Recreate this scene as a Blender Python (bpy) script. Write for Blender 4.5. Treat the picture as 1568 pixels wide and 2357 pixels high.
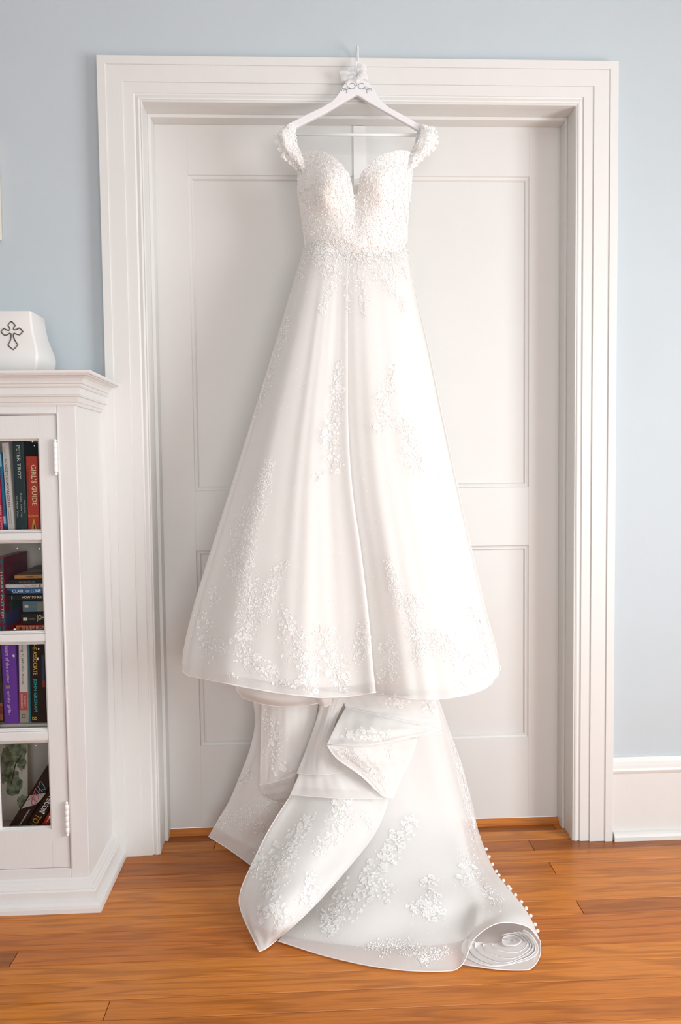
import bpy, math, random
import numpy as np
from mathutils import Vector, Matrix
from mathutils.bvhtree import BVHTree

for _o in list(bpy.data.objects):
    bpy.data.objects.remove(_o)
random.seed(7)
rng = np.random.default_rng(7)
SC = bpy.context.scene
COL = SC.collection

# ---------------------------------------------------------------- camera
# world: y = 0 is the face of the door casing, x to the right, z up, floor z = 0, metres
F_PX, IMG_W, IMG_H = 1786.35, 1568.0, 2357.0
CAM = np.array([0.55327, -2.20689, 1.10782])
YAW, PITCH, ROLL = 0.044312, -0.055202, -0.011511
_cy, _sy, _cp, _sp = math.cos(YAW), math.sin(YAW), math.cos(PITCH), math.sin(PITCH)
FWD = np.array([_sy * _cp, _cy * _cp, _sp])
_r0 = np.array([_cy, -_sy, 0.0])
_u0 = np.cross(_r0, FWD)
RGT = math.cos(ROLL) * _r0 + math.sin(ROLL) * _u0
UPV = -math.sin(ROLL) * _r0 + math.cos(ROLL) * _u0
cam_data = bpy.data.cameras.new('camera')
cam_data.sensor_fit = 'VERTICAL'
cam_data.sensor_height = 36.0
cam_data.lens = 36.0 * F_PX / IMG_H
cam_data.clip_start = 0.05
cam = bpy.data.objects.new('camera', cam_data)
COL.objects.link(cam)
cam.matrix_world = Matrix(((RGT[0], UPV[0], -FWD[0], CAM[0]), (RGT[1], UPV[1], -FWD[1], CAM[1]),
                           (RGT[2], UPV[2], -FWD[2], CAM[2]), (0, 0, 0, 1)))
SC.camera = cam


def ray(px, py):
    d = FWD + RGT * (px - IMG_W / 2) / F_PX - UPV * (py - IMG_H / 2) / F_PX
    return d / np.linalg.norm(d)


def at(px, py, Y=None, Z=None):
    """photo pixel -> world point on the plane y=Y or z=Z"""
    d = ray(px, py)
    t = (Y - CAM[1]) / d[1] if Y is not None else (Z - CAM[2]) / d[2]
    return CAM + t * d


# ---------------------------------------------------------------- light
world = bpy.data.worlds.new('world')
SC.world = world
world.use_nodes = True
bg = world.node_tree.nodes['Background']
bg.inputs[0].default_value = (0.80, 0.90, 1.0, 1)
bg.inputs[1].default_value = 1.5


def area_light(name, loc, rot, sx, sy, power, color):
    l = bpy.data.lights.new(name, 'AREA')
    l.shape = 'RECTANGLE'
    l.size, l.size_y = sx, sy
    l.energy = power
    l.color = color
    o = bpy.data.objects.new(name, l)
    COL.objects.link(o)
    o.location = loc
    o.rotation_euler = rot
    return o


# daylight coming in through the window of the right wall and the two of the wall behind the camera
area_light('daylight_right_window', (2.74, -1.8, 1.15), (0, math.radians(90), 0), 1.3, 1.5, 86, (0.985, 0.99, 1.0))
area_light('daylight_rear_window', (1.05, -4.24, 1.15), (math.radians(90), 0, 0), 1.9, 1.3, 52, (0.985, 0.99, 1.0))
SC.view_settings.view_transform = 'Standard'
SC.view_settings.look = 'None'
SC.view_settings.gamma = 1.0
SC.view_settings.use_curve_mapping = False
SC.view_settings.exposure = -0.08
SC.cycles.max_bounces = 10
SC.cycles.diffuse_bounces = 5
SC.cycles.transparent_max_bounces = 24


# ---------------------------------------------------------------- materials
def lin(c):
    return tuple((x / 12.92 if x <= 0.04045 else ((x + 0.055) / 1.055) ** 2.4) for x in c)


def rgb(r, g, b):
    return lin((r / 255, g / 255, b / 255)) + (1,)


def mat(name, color, rough=0.5, metal=0.0, spec=0.5, noise=0.0, nscale=30.0, bump=0.0, bscale=200.0, stretch=(1, 1, 1), coat=0.0):
    m = bpy.data.materials.new(name)
    m.use_nodes = True
    nt = m.node_tree
    b = nt.nodes['Principled BSDF']
    b.inputs['Base Color'].default_value = color
    b.inputs['Roughness'].default_value = rough
    b.inputs['Metallic'].default_value = metal
    b.inputs['Specular IOR Level'].default_value = spec
    b.inputs['Coat Weight'].default_value = coat
    b.inputs['Coat Roughness'].default_value = 0.12
    if noise or bump:
        geo = nt.nodes.new('ShaderNodeNewGeometry')
        mp = nt.nodes.new('ShaderNodeMapping')
        mp.inputs['Scale'].default_value = stretch
        nt.links.new(geo.outputs['Position'], mp.inputs['Vector'])
    if noise:
        n = nt.nodes.new('ShaderNodeTexNoise')
        n.inputs['Scale'].default_value = nscale
        n.inputs['Detail'].default_value = 4
        nt.links.new(mp.outputs[0], n.inputs['Vector'])
        hs = nt.nodes.new('ShaderNodeMixRGB')
        hs.blend_type = 'MULTIPLY'
        hs.inputs[0].default_value = 1.0
        hs.inputs[1].default_value = color
        cr = nt.nodes.new('ShaderNodeValToRGB')
        lo = 1 - noise
        cr.color_ramp.elements[0].color = (lo, lo, lo, 1)
        cr.color_ramp.elements[0].position = 0.3
        cr.color_ramp.elements[1].position = 0.7
        nt.links.new(n.outputs['Fac'], cr.inputs[0])
        nt.links.new(cr.outputs[0], hs.inputs[2])
        nt.links.new(hs.outputs[0], b.inputs['Base Color'])
    if bump:
        n2 = nt.nodes.new('ShaderNodeTexNoise')
        n2.inputs['Scale'].default_value = bscale
        n2.inputs['Detail'].default_value = 3
        nt.links.new(mp.outputs[0], n2.inputs['Vector'])
        bp = nt.nodes.new('ShaderNodeBump')
        bp.inputs['Strength'].default_value = bump
        bp.inputs['Distance'].default_value = 0.002
        nt.links.new(n2.outputs['Fac'], bp.inputs['Height'])
        nt.links.new(bp.outputs[0], b.inputs['Normal'])
    return m


def cloth(name, color, alpha, transl=0.35, bump=0.25, bscale=900.0):
    """thin fabric: diffuse + light shining through the weave + see-through share"""
    m = bpy.data.materials.new(name)
    m.use_nodes = True
    nt = m.node_tree
    nt.nodes.remove(nt.nodes['Principled BSDF'])
    out = nt.nodes['Material Output']
    df = nt.nodes.new('ShaderNodeBsdfDiffuse')
    tl = nt.nodes.new('ShaderNodeBsdfTranslucent')
    df.inputs[0].default_value = color
    tl.inputs[0].default_value = color
    mx = nt.nodes.new('ShaderNodeMixShader')
    mx.inputs[0].default_value = transl
    nt.links.new(df.outputs[0], mx.inputs[1])
    nt.links.new(tl.outputs[0], mx.inputs[2])
    geo = nt.nodes.new('ShaderNodeNewGeometry')
    ns = nt.nodes.new('ShaderNodeTexNoise')
    ns.inputs['Scale'].default_value = bscale
    nt.links.new(geo.outputs['Position'], ns.inputs['Vector'])
    bp = nt.nodes.new('ShaderNodeBump')
    bp.inputs['Strength'].default_value = bump
    bp.inputs['Distance'].default_value = 0.001
    nt.links.new(ns.outputs['Fac'], bp.inputs['Height'])
    nt.links.new(bp.outputs[0], df.inputs['Normal'])
    if alpha < 1:
        tr = nt.nodes.new('ShaderNodeBsdfTransparent')
        m2 = nt.nodes.new('ShaderNodeMixShader')
        m2.inputs[0].default_value = alpha
        nt.links.new(tr.outputs[0], m2.inputs[1])
        nt.links.new(mx.outputs[0], m2.inputs[2])
        nt.links.new(m2.outputs[0], out.inputs[0])
    else:
        nt.links.new(mx.outputs[0], out.inputs[0])
    return m


def wood_floor():
    m = bpy.data.materials.new('oak_strip')
    m.use_nodes = True
    nt = m.node_tree
    N, L = nt.nodes, nt.links
    b = N['Principled BSDF']
    geo = N.new('ShaderNodeNewGeometry')
    oi = N.new('ShaderNodeObjectInfo')
    mul = N.new('ShaderNodeVectorMath'); mul.operation = 'SCALE'
    cmb = N.new('ShaderNodeCombineXYZ')
    L.new(oi.outputs['Random'], cmb.inputs[0]); L.new(oi.outputs['Random'], cmb.inputs[1]); L.new(oi.outputs['Random'], cmb.inputs[2])
    L.new(cmb.outputs[0], mul.inputs[0]); mul.inputs['Scale'].default_value = 57.0
    add = N.new('ShaderNodeVectorMath'); add.operation = 'ADD'
    L.new(geo.outputs['Position'], add.inputs[0]); L.new(mul.outputs[0], add.inputs[1])
    mp = N.new('ShaderNodeMapping'); mp.inputs['Scale'].default_value = (1.1, 13.0, 13.0)
    L.new(add.outputs[0], mp.inputs['Vector'])
    # cathedral grain: contour bands of a stretched noise
    n1 = N.new('ShaderNodeTexNoise'); n1.inputs['Scale'].default_value = 1.5; n1.inputs['Detail'].default_value = 2.0; n1.inputs['Roughness'].default_value = 0.45
    L.new(mp.outputs[0], n1.inputs['Vector'])
    mm = N.new('ShaderNodeMath'); mm.operation = 'MULTIPLY'; mm.inputs[1].default_value = 34.0
    L.new(n1.outputs['Fac'], mm.inputs[0])
    sn = N.new('ShaderNodeMath'); sn.operation = 'SINE'; L.new(mm.outputs[0], sn.inputs[0])
    r1 = N.new('ShaderNodeMapRange'); r1.inputs[1].default_value = -1; r1.inputs[2].default_value = 1
    L.new(sn.outputs[0], r1.inputs[0])
    # fine pores
    mp2 = N.new('ShaderNodeMapping'); mp2.inputs['Scale'].default_value = (9.0, 300.0, 300.0)
    L.new(add.outputs[0], mp2.inputs['Vector'])
    n2 = N.new('ShaderNodeTexNoise'); n2.inputs['Scale'].default_value = 1.0; n2.inputs['Detail'].default_value = 4.0
    L.new(mp2.outputs[0], n2.inputs['Vector'])
    base = N.new('ShaderNodeValToRGB')
    cr = base.color_ramp
    cr.elements[0].position = 0.0; cr.elements[0].color = rgb(152, 86, 30)
    cr.elements[1].position = 1.0; cr.elements[1].color = rgb(214, 138, 58)
    for p_, c_ in ((0.18, rgb(174, 101, 38)), (0.4, rgb(200, 122, 46)), (0.62, rgb(206, 129, 50)), (0.82, rgb(188, 109, 41))):
        e = cr.elements.new(p_); e.color = c_
    L.new(oi.outputs['Random'], base.inputs[0])
    g1 = N.new('ShaderNodeValToRGB')
    g1.color_ramp.elements[0].color = (0.72, 0.66, 0.58, 1); g1.color_ramp.elements[0].position = 0.0
    g1.color_ramp.elements[1].color = (1.04, 1.03, 1.0, 1); g1.color_ramp.elements[1].position = 0.55
    L.new(r1.outputs[0], g1.inputs[0])
    x1 = N.new('ShaderNodeMixRGB'); x1.blend_type = 'MULTIPLY'; x1.inputs[0].default_value = 0.75
    L.new(base.outputs[0], x1.inputs[1]); L.new(g1.outputs[0], x1.inputs[2])
    g2 = N.new('ShaderNodeValToRGB')
    g2.color_ramp.elements[0].color = (0.74, 0.68, 0.6, 1); g2.color_ramp.elements[0].position = 0.32
    g2.color_ramp.elements[1].color = (1.05, 1.04, 1.02, 1); g2.color_ramp.elements[1].position = 0.62
    L.new(n2.outputs['Fac'], g2.inputs[0])
    x2 = N.new('ShaderNodeMixRGB'); x2.blend_type = 'MULTIPLY'; x2.inputs[0].default_value = 0.7
    L.new(x1.outputs[0], x2.inputs[1]); L.new(g2.outputs[0], x2.inputs[2])
    L.new(x2.outputs[0], b.inputs['Base Color'])
    b.inputs['Roughness'].default_value = 0.3
    b.inputs['Specular IOR Level'].default_value = 0.4
    bp = N.new('ShaderNodeBump'); bp.inputs['Strength'].default_value = 0.12; bp.inputs['Distance'].default_value = 0.001
    L.new(n2.outputs['Fac'], bp.inputs['Height']); L.new(bp.outputs[0], b.inputs['Normal'])
    return m


def glass_mat():
    m = bpy.data.materials.new('window_glass')
    m.use_nodes = True
    nt = m.node_tree
    nt.nodes.remove(nt.nodes['Principled BSDF'])
    tr = nt.nodes.new('ShaderNodeBsdfTransparent')
    gl = nt.nodes.new('ShaderNodeBsdfGlossy'); gl.inputs['Roughness'].default_value = 0.02
    fr = nt.nodes.new('ShaderNodeFresnel'); fr.inputs[0].default_value = 1.28
    mx = nt.nodes.new('ShaderNodeMixShader')
    nt.links.new(fr.outputs[0], mx.inputs[0]); nt.links.new(tr.outputs[0], mx.inputs[1]); nt.links.new(gl.outputs[0], mx.inputs[2])
    nt.links.new(mx.outputs[0], nt.nodes['Material Output'].inputs[0])
    return m


M = {}
M['wall'] = mat('blue_wall_paint', rgb(190, 200, 205), 0.7, spec=0.25, noise=0.02, nscale=6, bump=0.08, bscale=260)
M['ceil'] = mat('ceiling_paint', rgb(222, 222, 220), 0.8)
M['trim'] = mat('white_trim_paint', rgb(220, 220, 217), 0.38, spec=0.45, noise=0.02, nscale=14, bump=0.1, bscale=120, stretch=(1, 1, 0.25))
M['door'] = mat('white_door_paint', rgb(220, 220, 217), 0.42, spec=0.4, noise=0.015, nscale=10, bump=0.05, bscale=150)
M['case'] = mat('white_bookcase_paint', rgb(221, 220, 218), 0.4, spec=0.45, noise=0.025, nscale=16, bump=0.16, bscale=110, stretch=(1, 1, 0.3))
M['inside'] = mat('bookcase_inside_paint', rgb(196, 190, 180), 0.6, noise=0.05, nscale=8)
M['dark'] = mat('dark_gap', rgb(40, 28, 20), 0.8, noise=0.1)
M['oak'] = wood_floor()
M['glass'] = glass_mat()
M['ceramic'] = mat('white_ceramic', rgb(226, 225, 222), 0.28, spec=0.5, noise=0.012, nscale=20)
M['silver'] = mat('tarnished_silver', rgb(120, 112, 108), 0.35, metal=0.8, noise=0.25, nscale=120)
M['hanger'] = mat('white_lacquer', rgb(228, 228, 229), 0.35, noise=0.01)
M['metalwhite'] = mat('white_coated_metal', rgb(236, 235, 232), 0.4, noise=0.02)
M['ribbon'] = cloth('organza_ribbon', rgb(250, 250, 250), 0.75, 0.3)
M['lining'] = cloth('ivory_lining', rgb(245, 244, 241), 1.0, 0.1, 0.1)
M['tulle'] = cloth('white_glitter_tulle', rgb(242, 241, 239), 0.66, 0.2)
M['sheer'] = cloth('sheer_train_tulle', rgb(244, 243, 241), 0.76, 0.2)
M['veil'] = cloth('very_sheer_tulle', rgb(250, 247, 244), 0.45, 0.35)
M['roll'] = cloth('light_lifted_roll_tulle', rgb(250, 249, 248), 0.9, 0.45)  # tulle copy, colour lightened to make up for light blocked inside the roll
M['bodice'] = cloth('ivory_bodice', rgb(240, 238, 233), 1.0, 0.1, 0.5, 500)
M['cord'] = cloth('hem_cord', rgb(250, 249, 248), 1.0, 0.2)
M['lace'] = cloth('embroidered_lace', rgb(248, 247, 245), 1.0, 0.15, 0.3, 1500)
M['bead'] = mat('white_bead', rgb(250, 249, 247), 0.12, spec=0.8, noise=0.02)
M['crystal'] = mat('silver_crystal', rgb(246, 246, 245), 0.08, metal=0.3, spec=0.9, noise=0.03, nscale=400)
M['rhinestone'] = mat('rhinestone', rgb(168, 180, 196), 0.1, metal=0.8, noise=0.2, nscale=300)
M['button'] = mat('satin_button', rgb(248, 246, 243), 0.35, noise=0.02)
M['paper'] = mat('page_paper', rgb(214, 202, 178), 0.8, noise=0.12, nscale=5, stretch=(1, 1, 400))


# ---------------------------------------------------------------- mesh helpers
class MB:
    def __init__(self):
        self.v, self.f = [], []

    def add(self, verts, faces):
        o = len(self.v)
        self.v.extend([tuple(map(float, p)) for p in verts])
        self.f.extend([tuple(i + o for i in f) for f in faces])
        return self

    def box(self, a, b):
        (x0, y0, z0), (x1, y1, z1) = a, b
        x0, x1 = min(x0, x1), max(x0, x1); y0, y1 = min(y0, y1), max(y0, y1); z0, z1 = min(z0, z1), max(z0, z1)
        vs = [(x0, y0, z0), (x1, y0, z0), (x1, y1, z0), (x0, y1, z0), (x0, y0, z1), (x1, y0, z1), (x1, y1, z1), (x0, y1, z1)]
        return self.add(vs, [(0, 3, 2, 1), (4, 5, 6, 7), (0, 1, 5, 4), (1, 2, 6, 5), (2, 3, 7, 6), (3, 0, 4, 7)])

    def loft(self, rings, closed=True, caps=True):
        n = len(rings[0]); vs = [p for r in rings for p in r]; fs = []
        for i in range(len(rings) - 1):
            for j in range(n if closed else n - 1):
                k = (j + 1) % n
                fs.append((i * n + j, i * n + k, (i + 1) * n + k, (i + 1) * n + j))
        if caps and closed:
            fs.append(tuple(range(n - 1, -1, -1)))
            fs.append(tuple((len(rings) - 1) * n + j for j in range(n)))
        return self.add(vs, fs)

    def tube(self, pts, r, n=8, caps=True):
        pts = [np.array(p, float) for p in pts]
        rings = []; prev = None
        for i, p in enumerate(pts):
            t = pts[min(i + 1, len(pts) - 1)] - pts[max(i - 1, 0)]
            t = t / (np.linalg.norm(t) + 1e-12)
            if prev is None:
                a = np.array([0, 0, 1.0]) if abs(t[2]) < 0.9 else np.array([1.0, 0, 0])
            else:
                a = prev
            a = a - t * (a @ t); a /= np.linalg.norm(a) + 1e-12
            prev = a; b = np.cross(t, a)
            rr = r[i] if hasattr(r, '__len__') else r
            rings.append([p + rr * (math.cos(2 * math.pi * k / n) * a + math.sin(2 * math.pi * k / n) * b) for k in range(n)])
        return self.loft(rings, True, caps)

    def grid(self, P):
        r, c = P.shape[:2]
        fs = [(i * c + j, i * c + j + 1, (i + 1) * c + j + 1, (i + 1) * c + j) for i in range(r - 1) for j in range(c - 1)]
        return self.add(P.reshape(-1, 3), fs)

    def sphere(self, c, r, n=10, m=6, sq=(1, 1, 1)):
        rings = []
        for i in range(1, m):
            th = math.pi * i / m
            rings.append([(c[0] + sq[0] * r * math.sin(th) * math.cos(2 * math.pi * k / n), c[1] + sq[1] * r * math.sin(th) * math.sin(2 * math.pi * k / n), c[2] + sq[2] * r * math.cos(th)) for k in range(n)])
        return self.loft(rings)

    def prism(self, pts, y0, y1):
        """polygon in x,z extruded along y"""
        n = len(pts)
        vs = [(p[0], y0, p[1]) for p in pts] + [(p[0], y1, p[1]) for p in pts]
        fs = [tuple(range(n)), tuple(range(2 * n - 1, n - 1, -1))] + [(j, j + n, (j + 1) % n + n, (j + 1) % n) for j in range(n)]
        return self.add(vs, fs)

    def build(self, name, m, parent=None, smooth=False, bevel=0.0, origin=None):
        me = bpy.data.meshes.new(name)
        v = self.v
        if origin is not None:
            v = [(p[0] - origin[0], p[1] - origin[1], p[2] - origin[2]) for p in v]
        me.from_pydata(v, [], self.f)
        me.materials.append(M[m] if isinstance(m, str) else m)
        me.update()
        if smooth:
            me.polygons.foreach_set('use_smooth', [True] * len(me.polygons))
        o = bpy.data.objects.new(name, me)
        COL.objects.link(o)
        if origin is not None:
            o.location = origin
        if parent is not None:
            o.parent = parent
        if bevel:
            bv = o.modifiers.new('bevel', 'BEVEL'); bv.width = bevel; bv.segments = 2; bv.limit_method = 'ANGLE'
        return o


def tag(o, label=None, cat=None, group=None, kind=None):
    if label: o['label'] = label
    if cat: o['category'] = cat
    if group: o['group'] = group
    if kind: o['kind'] = kind
    return o


def empty(name, loc=(0, 0, 0)):
    o = bpy.data.objects.new(name, None)
    o.empty_display_size = 0.05
    COL.objects.link(o)
    o.location = loc
    return o


def crspline(P, n, axis=0):
    """Catmull-Rom resampling of an array of control points along an axis"""
    P = np.moveaxis(np.asarray(P, float), axis, 0)
    k = len(P)
    t = np.linspace(0, k - 1, n); i = np.minimum(t.astype(int), k - 2); u = (t - i).reshape((-1,) + (1,) * (P.ndim - 1))
    ext = np.concatenate([2 * P[:1] - P[1:2], P, 2 * P[-1:] - P[-2:-1]])
    p0, p1, p2, p3 = ext[i], ext[i + 1], ext[i + 2], ext[i + 3]
    out = 0.5 * ((2 * p1) + (-p0 + p2) * u + (2 * p0 - 5 * p1 + 4 * p2 - p3) * u ** 2 + (-p0 + 3 * p1 - 3 * p2 + p3) * u ** 3)
    return np.moveaxis(out, 0, axis)


def normals(P):
    du = np.gradient(P, axis=1); dv = np.gradient(P, axis=0)
    n = np.cross(dv, du)
    return n / (np.linalg.norm(n, axis=2, keepdims=True) + 1e-9)

# ---------------------------------------------------------------- the room
W, H = 1.4458, 2.24            # outer width and height of the door casing
XL, XR, YB, YW, ZC = -1.7, 2.7, -4.2, 0.025, 2.75


def struct(mb, name, m, bevel=0.0, parent=None, smooth=False):
    o = mb.build(name, m, parent, smooth, bevel)
    if parent is None:
        o['kind'] = 'structure'
    return o


struct(MB().box((XL - .1, YW, 0), (0.112, .17, ZC)).box((1.334, YW, 0), (XR + .1, .17, ZC)).box((0.112, YW, 2.13), (1.334, .17, ZC)), 'wall_back', 'wall')
struct(MB().box((XL - .1, YB - .1, 0), (XL, YW, ZC)), 'wall_left', 'wall')
struct(MB().box((XR, YB - .1, 0), (XR + .1, -2.55, ZC)).box((XR, -1.05, 0), (XR + .1, YW, ZC)).box((XR, -2.55, 0), (XR + .1, -1.05, .5)).box((XR, -2.55, 1.8), (XR + .1, -1.05, ZC)), 'wall_right', 'wall')
struct(MB().box((XL, YB - .1, 0), (.1, YB, ZC)).box((2.0, YB - .1, 0), (XR, YB, ZC)).box((.1, YB - .1, 0), (2.0, YB, .5)).box((.1, YB - .1, 1.8), (2.0, YB, ZC)), 'wall_front', 'wall')
struct(MB().box((XL - .1, YB - .1, ZC), (XR + .1, .17, ZC + .1)), 'ceiling', 'ceil')


def window(name, u0, u1, mid, along_y):
    mb = MB()
    def bx(a0, a1, z0, z1):
        if along_y: mb.box((XR - .015, a0, z0), (XR + .05, a1, z1))
        else: mb.box((a0, YB - .05, z0), (a1, YB + .015, z1))
    bx(u0 - .09, u0 + .03, .42, 1.89); bx(u1 - .03, u1 + .09, .42, 1.89)
    bx(u0 + .03, u1 - .03, 1.77, 1.89); bx(u0 + .03, u1 - .03, .42, .53)
    bx(u0 + .03, u1 - .03, 1.13, 1.17)
    struct(mb, name, 'trim', .003)


window('window_1', -2.55, -1.05, None, True)
window('window_2', .1, 2.0, None, False)

# door casing: stepped profile (inset from the outer edge, y), mitred at the corners
PROF = [(0, .028), (0, -.006), (.0015, -.0075), (.0230, -.0075), (.0238, -.0065), (.0238, -.0035), (.0680, -.0035), (.0687, -.0025), (.0687, .0005), (.0958, .0005), (.0966, .0015),
        (.0966, .0035), (.1000, .0050), (.1040, .0035), (.1085, .0022), (.1120, .0035), (.1135, .0060), (.1145, .0045), (.1165, .0045), (.1180, .0065), (.1180, .028)]



def leg(fn, n=2):
    rings = [[fn(a, y, k) for a, y in PROF] for k in range(n)]
    return MB().loft(rings)


cas = leg(lambda a, y, k: (a, y, 0 if k == 0 else H - a)).build('trim_1', 'trim')
cas['kind'] = 'structure'
leg(lambda a, y, k: (W - a, y, H - a if k == 0 else 0)).build('side_casing', 'trim', cas)
leg(lambda a, y, k: (a if k == 0 else W - a, y, H - a)).build('head_casing', 'trim', cas)
# jamb lining and door stop
mb = MB()
mb.box((.105, .008, 0), (.117, .15, 2.136)).box((1.331, .008, 0), (1.343, .15, 2.136)).box((.117, .008, 2.124), (1.331, .15, 2.136))
mb.build('jamb_lining', 'trim', cas, bevel=.001)
mb = MB()
mb.box((.117, .083, 0), (.1265, .129, 2.124)).box((1.3240, .083, 0), (1.331, .129, 2.124)).box((.1265, .083, 2.115), (1.324, .129, 2.124))
mb.build('door_stop', 'trim', cas, bevel=.001)

# door: stiles and rails around two sunk panels
YD = .130
door = MB().box((.119, YD + .012, .017), (1.329, YD + .04, 2.122)).build('door_1', 'door')
door['kind'] = 'structure'
P1, P2 = (.221, 1.232, 1.047, 1.972), (.222, 1.232, .270, .869)
def slab(name, x0, x1, z0, z1, par=door, m='door'):
    return MB().box((x0, YD, z0), (x1, YD + .02, z1)).build(name, m, par, bevel=.0006)
slab('stile', .119, .2215, .017, 2.122)
slab('stile', 1.232, 1.329, .017, 2.122)
slab('rail', .2215, 1.232, 1.972, 2.122)
slab('rail', .2215, 1.232, .869, 1.047)
slab('rail', .2215, 1.232, .017, .270)
MP = [(0, 0.0), (.002, .0035), (.007, .005), (.010, .0045), (.0125, .0075), (.014, .0105), (.014, .014), (0, .014)]
for x0, x1, z0, z1 in (P1, P2):
    mb = MB()
    rings = [[(x0 + a, YD + y, z0 + a) for a, y in MP], [(x1 - a, YD + y, z0 + a) for a, y in MP], [(x1 - a, YD + y, z1 - a) for a, y in MP], [(x0 + a, YD + y, z1 - a) for a, y in MP]]
    rings.append(rings[0])
    mb.loft(rings, True, False).build('panel_moulding', 'door', door)
    MB().box((x0 + .005, YD + .0098, z0 + .005), (x1 - .005, YD + .016, z1 - .005)).build('panel', 'door', door)

# wood strip along the foot of the door
q = [(.117 + .0, 0)]
mb = MB()
prof = [(.129, .0), (.129, .017)] + [(.129 - .017 * math.sin(a), .0 + .017 * math.cos(a)) for a in (.4, .8, 1.2, math.pi / 2)]
mb.loft([[(x, y, z) for y, z in prof] for x in (.127, 1.324)])
sill = mb.build('trim_2', 'oak'); sill['kind'] = 'structure'

# baseboard to the right of the door, with cap and shoe mould
def sweep_x(profile, x0, x1, name, m, parent=None, smooth=False):
    return MB().loft([[(x, y, z) for y, z in profile] for x in (x0, x1)]).build(name, m, parent, smooth)
bb = sweep_x([(YW, 0), (.006, 0), (.006, .196), (.0035, .201), (.0015, .207), (.0045, .213), (.006, .222), (.013, .230), (.017, .243), (YW, .243)], W, XR, 'baseboard_right', 'trim')
bb['kind'] = 'structure'
sweep_x([(.006, 0), (-.012, 0), (-.012, .012), (-.009, .019), (-.002, .0235), (.006, .025)], W + .004, XR, 'shoe_mould', 'trim', bb)
bb = sweep_x([(YW, 0), (.006, 0), (.006, .2), (.012, .243), (YW, .243)], XL, -1.35, 'baseboard_left', 'trim')
bb['kind'] = 'structure'

# floor: oak strips, each its own object
rows = [.160, .117, .077, .018, -.047, -.112, -.178, -.241, -.307, -.370, -.431, -.490, -.552, -.614, -.675]
while rows[-1] > -1.9:
    rows.append(rows[-1] - .0615)
floor = MB().box((XL, YB, -.06), (XR, .16, -.0125)).build('floor', 'dark'); floor['kind'] = 'structure'
pl = MB()
ch = .012
pl.loft([[(x, 0, -.0125), (x, 1, -.0125), (x, 1, -.0012), (x, 1 - ch, 0), (x, ch, 0), (x, 0, -.0012)] for x in (0, 1)])
pm = bpy.data.meshes.new('plank'); pm.from_pydata(pl.v, [], pl.f); pm.materials.append(M['oak']); pm.update()
JOINTS = {3: [1.20], 5: [1.20 + .02], 6: [1.66]}
for i in range(len(rows) - 1):
    y1, y0 = rows[i], rows[i + 1]
    xs = [XL] ; rr = random.Random(i * 13 + 5)
    x = XL + rr.uniform(.3, 2.2)
    while x < XR - .3:
        xs.append(x); x += rr.uniform(1.5, 2.8)
    for j in JOINTS.get(i, []):
        xs = [a for a in xs if abs(a - j) > .9] + [j]
    xs = sorted(xs) + [XR]
    for a, b_ in zip(xs[:-1], xs[1:]):
        o = bpy.data.objects.new('plank', pm); COL.objects.link(o); o.parent = floor
        g = .0009
        o.location = (a + g, y0 + g, rr.uniform(-.0005, .0))
        o.scale = (b_ - a - 2 * g, (y1 - y0) - 2 * g, 1)
fr_ = MB().box((XL, YB, -.0125), (XR, rows[-1], 0)).build('plank_field', 'oak', floor)
fr_['kind'] = 'stuff'

# ---------------------------------------------------------------- bookcase
XC, DC = -.0133, .2494          # right side and front face (y = -DC)
BX = -1.32                      # left end, outside the picture
case = empty('bookcase', (XC - .6, -.12, 0))
tag(case, 'white painted bookcase with glazed door built in beside the doorway', 'bookcase')
def cpart(mb, name, m='case', parent=case, smooth=False, bevel=0.0):
    o = mb.build(name, m, None, smooth, bevel)
    o.parent = parent
    pw = Vector(case.location)
    o.location = -pw if parent is case else (0, 0, 0)
    return o
DX0, DX1, DZ0, DZ1 = -.3115 * 1.0 - .127, -.060, .100, 1.250   # right-hand door
DX0 = -.440
mb = MB()
mb.box((XC - .02, -DC + .02, 0), (XC, .020, 1.30))                                   # right side
mb.box((BX, -DC + .02, 0), (BX + .02, .020, 1.30)).box((BX, .008, 0), (XC - .02, .020, 1.30))
mb.box((BX, -DC + .02, 1.255), (XC - .02, .008, 1.30)).box((BX, -DC + .02, .06), (XC - .02, .008, .092))
mb.box((XC - .001, -.016, 0), (.002, .022, 1.30))
cpart(mb, 'carcass')
mb = MB()
mb.box((DX1, -DC, .02), (XC, -DC + .02, 1.30))                                        # face frame
mb.box((BX, -DC, .02), (DX0 - .4, -DC + .02, 1.30)).box((DX0 - .4, -DC, DZ1), (DX1, -DC + .02, 1.30)).box((DX0 - .4, -DC, .02), (DX1, -DC + .02, DZ0))
cpart(mb, 'face_frame', bevel=.0015)
mb = MB()
for a, b_, c, d in ((DX1 - .0015, DX1 + .005, DZ0, DZ1 + .006), ):
    mb.tube([(DX1 + .003, -DC - .001, DZ0), (DX1 + .003, -DC - .001, DZ1 + .003), (DX0, -DC - .001, DZ1 + .003)], .0032, 8)
cpart(mb, 'door_bead', smooth=True)
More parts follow.
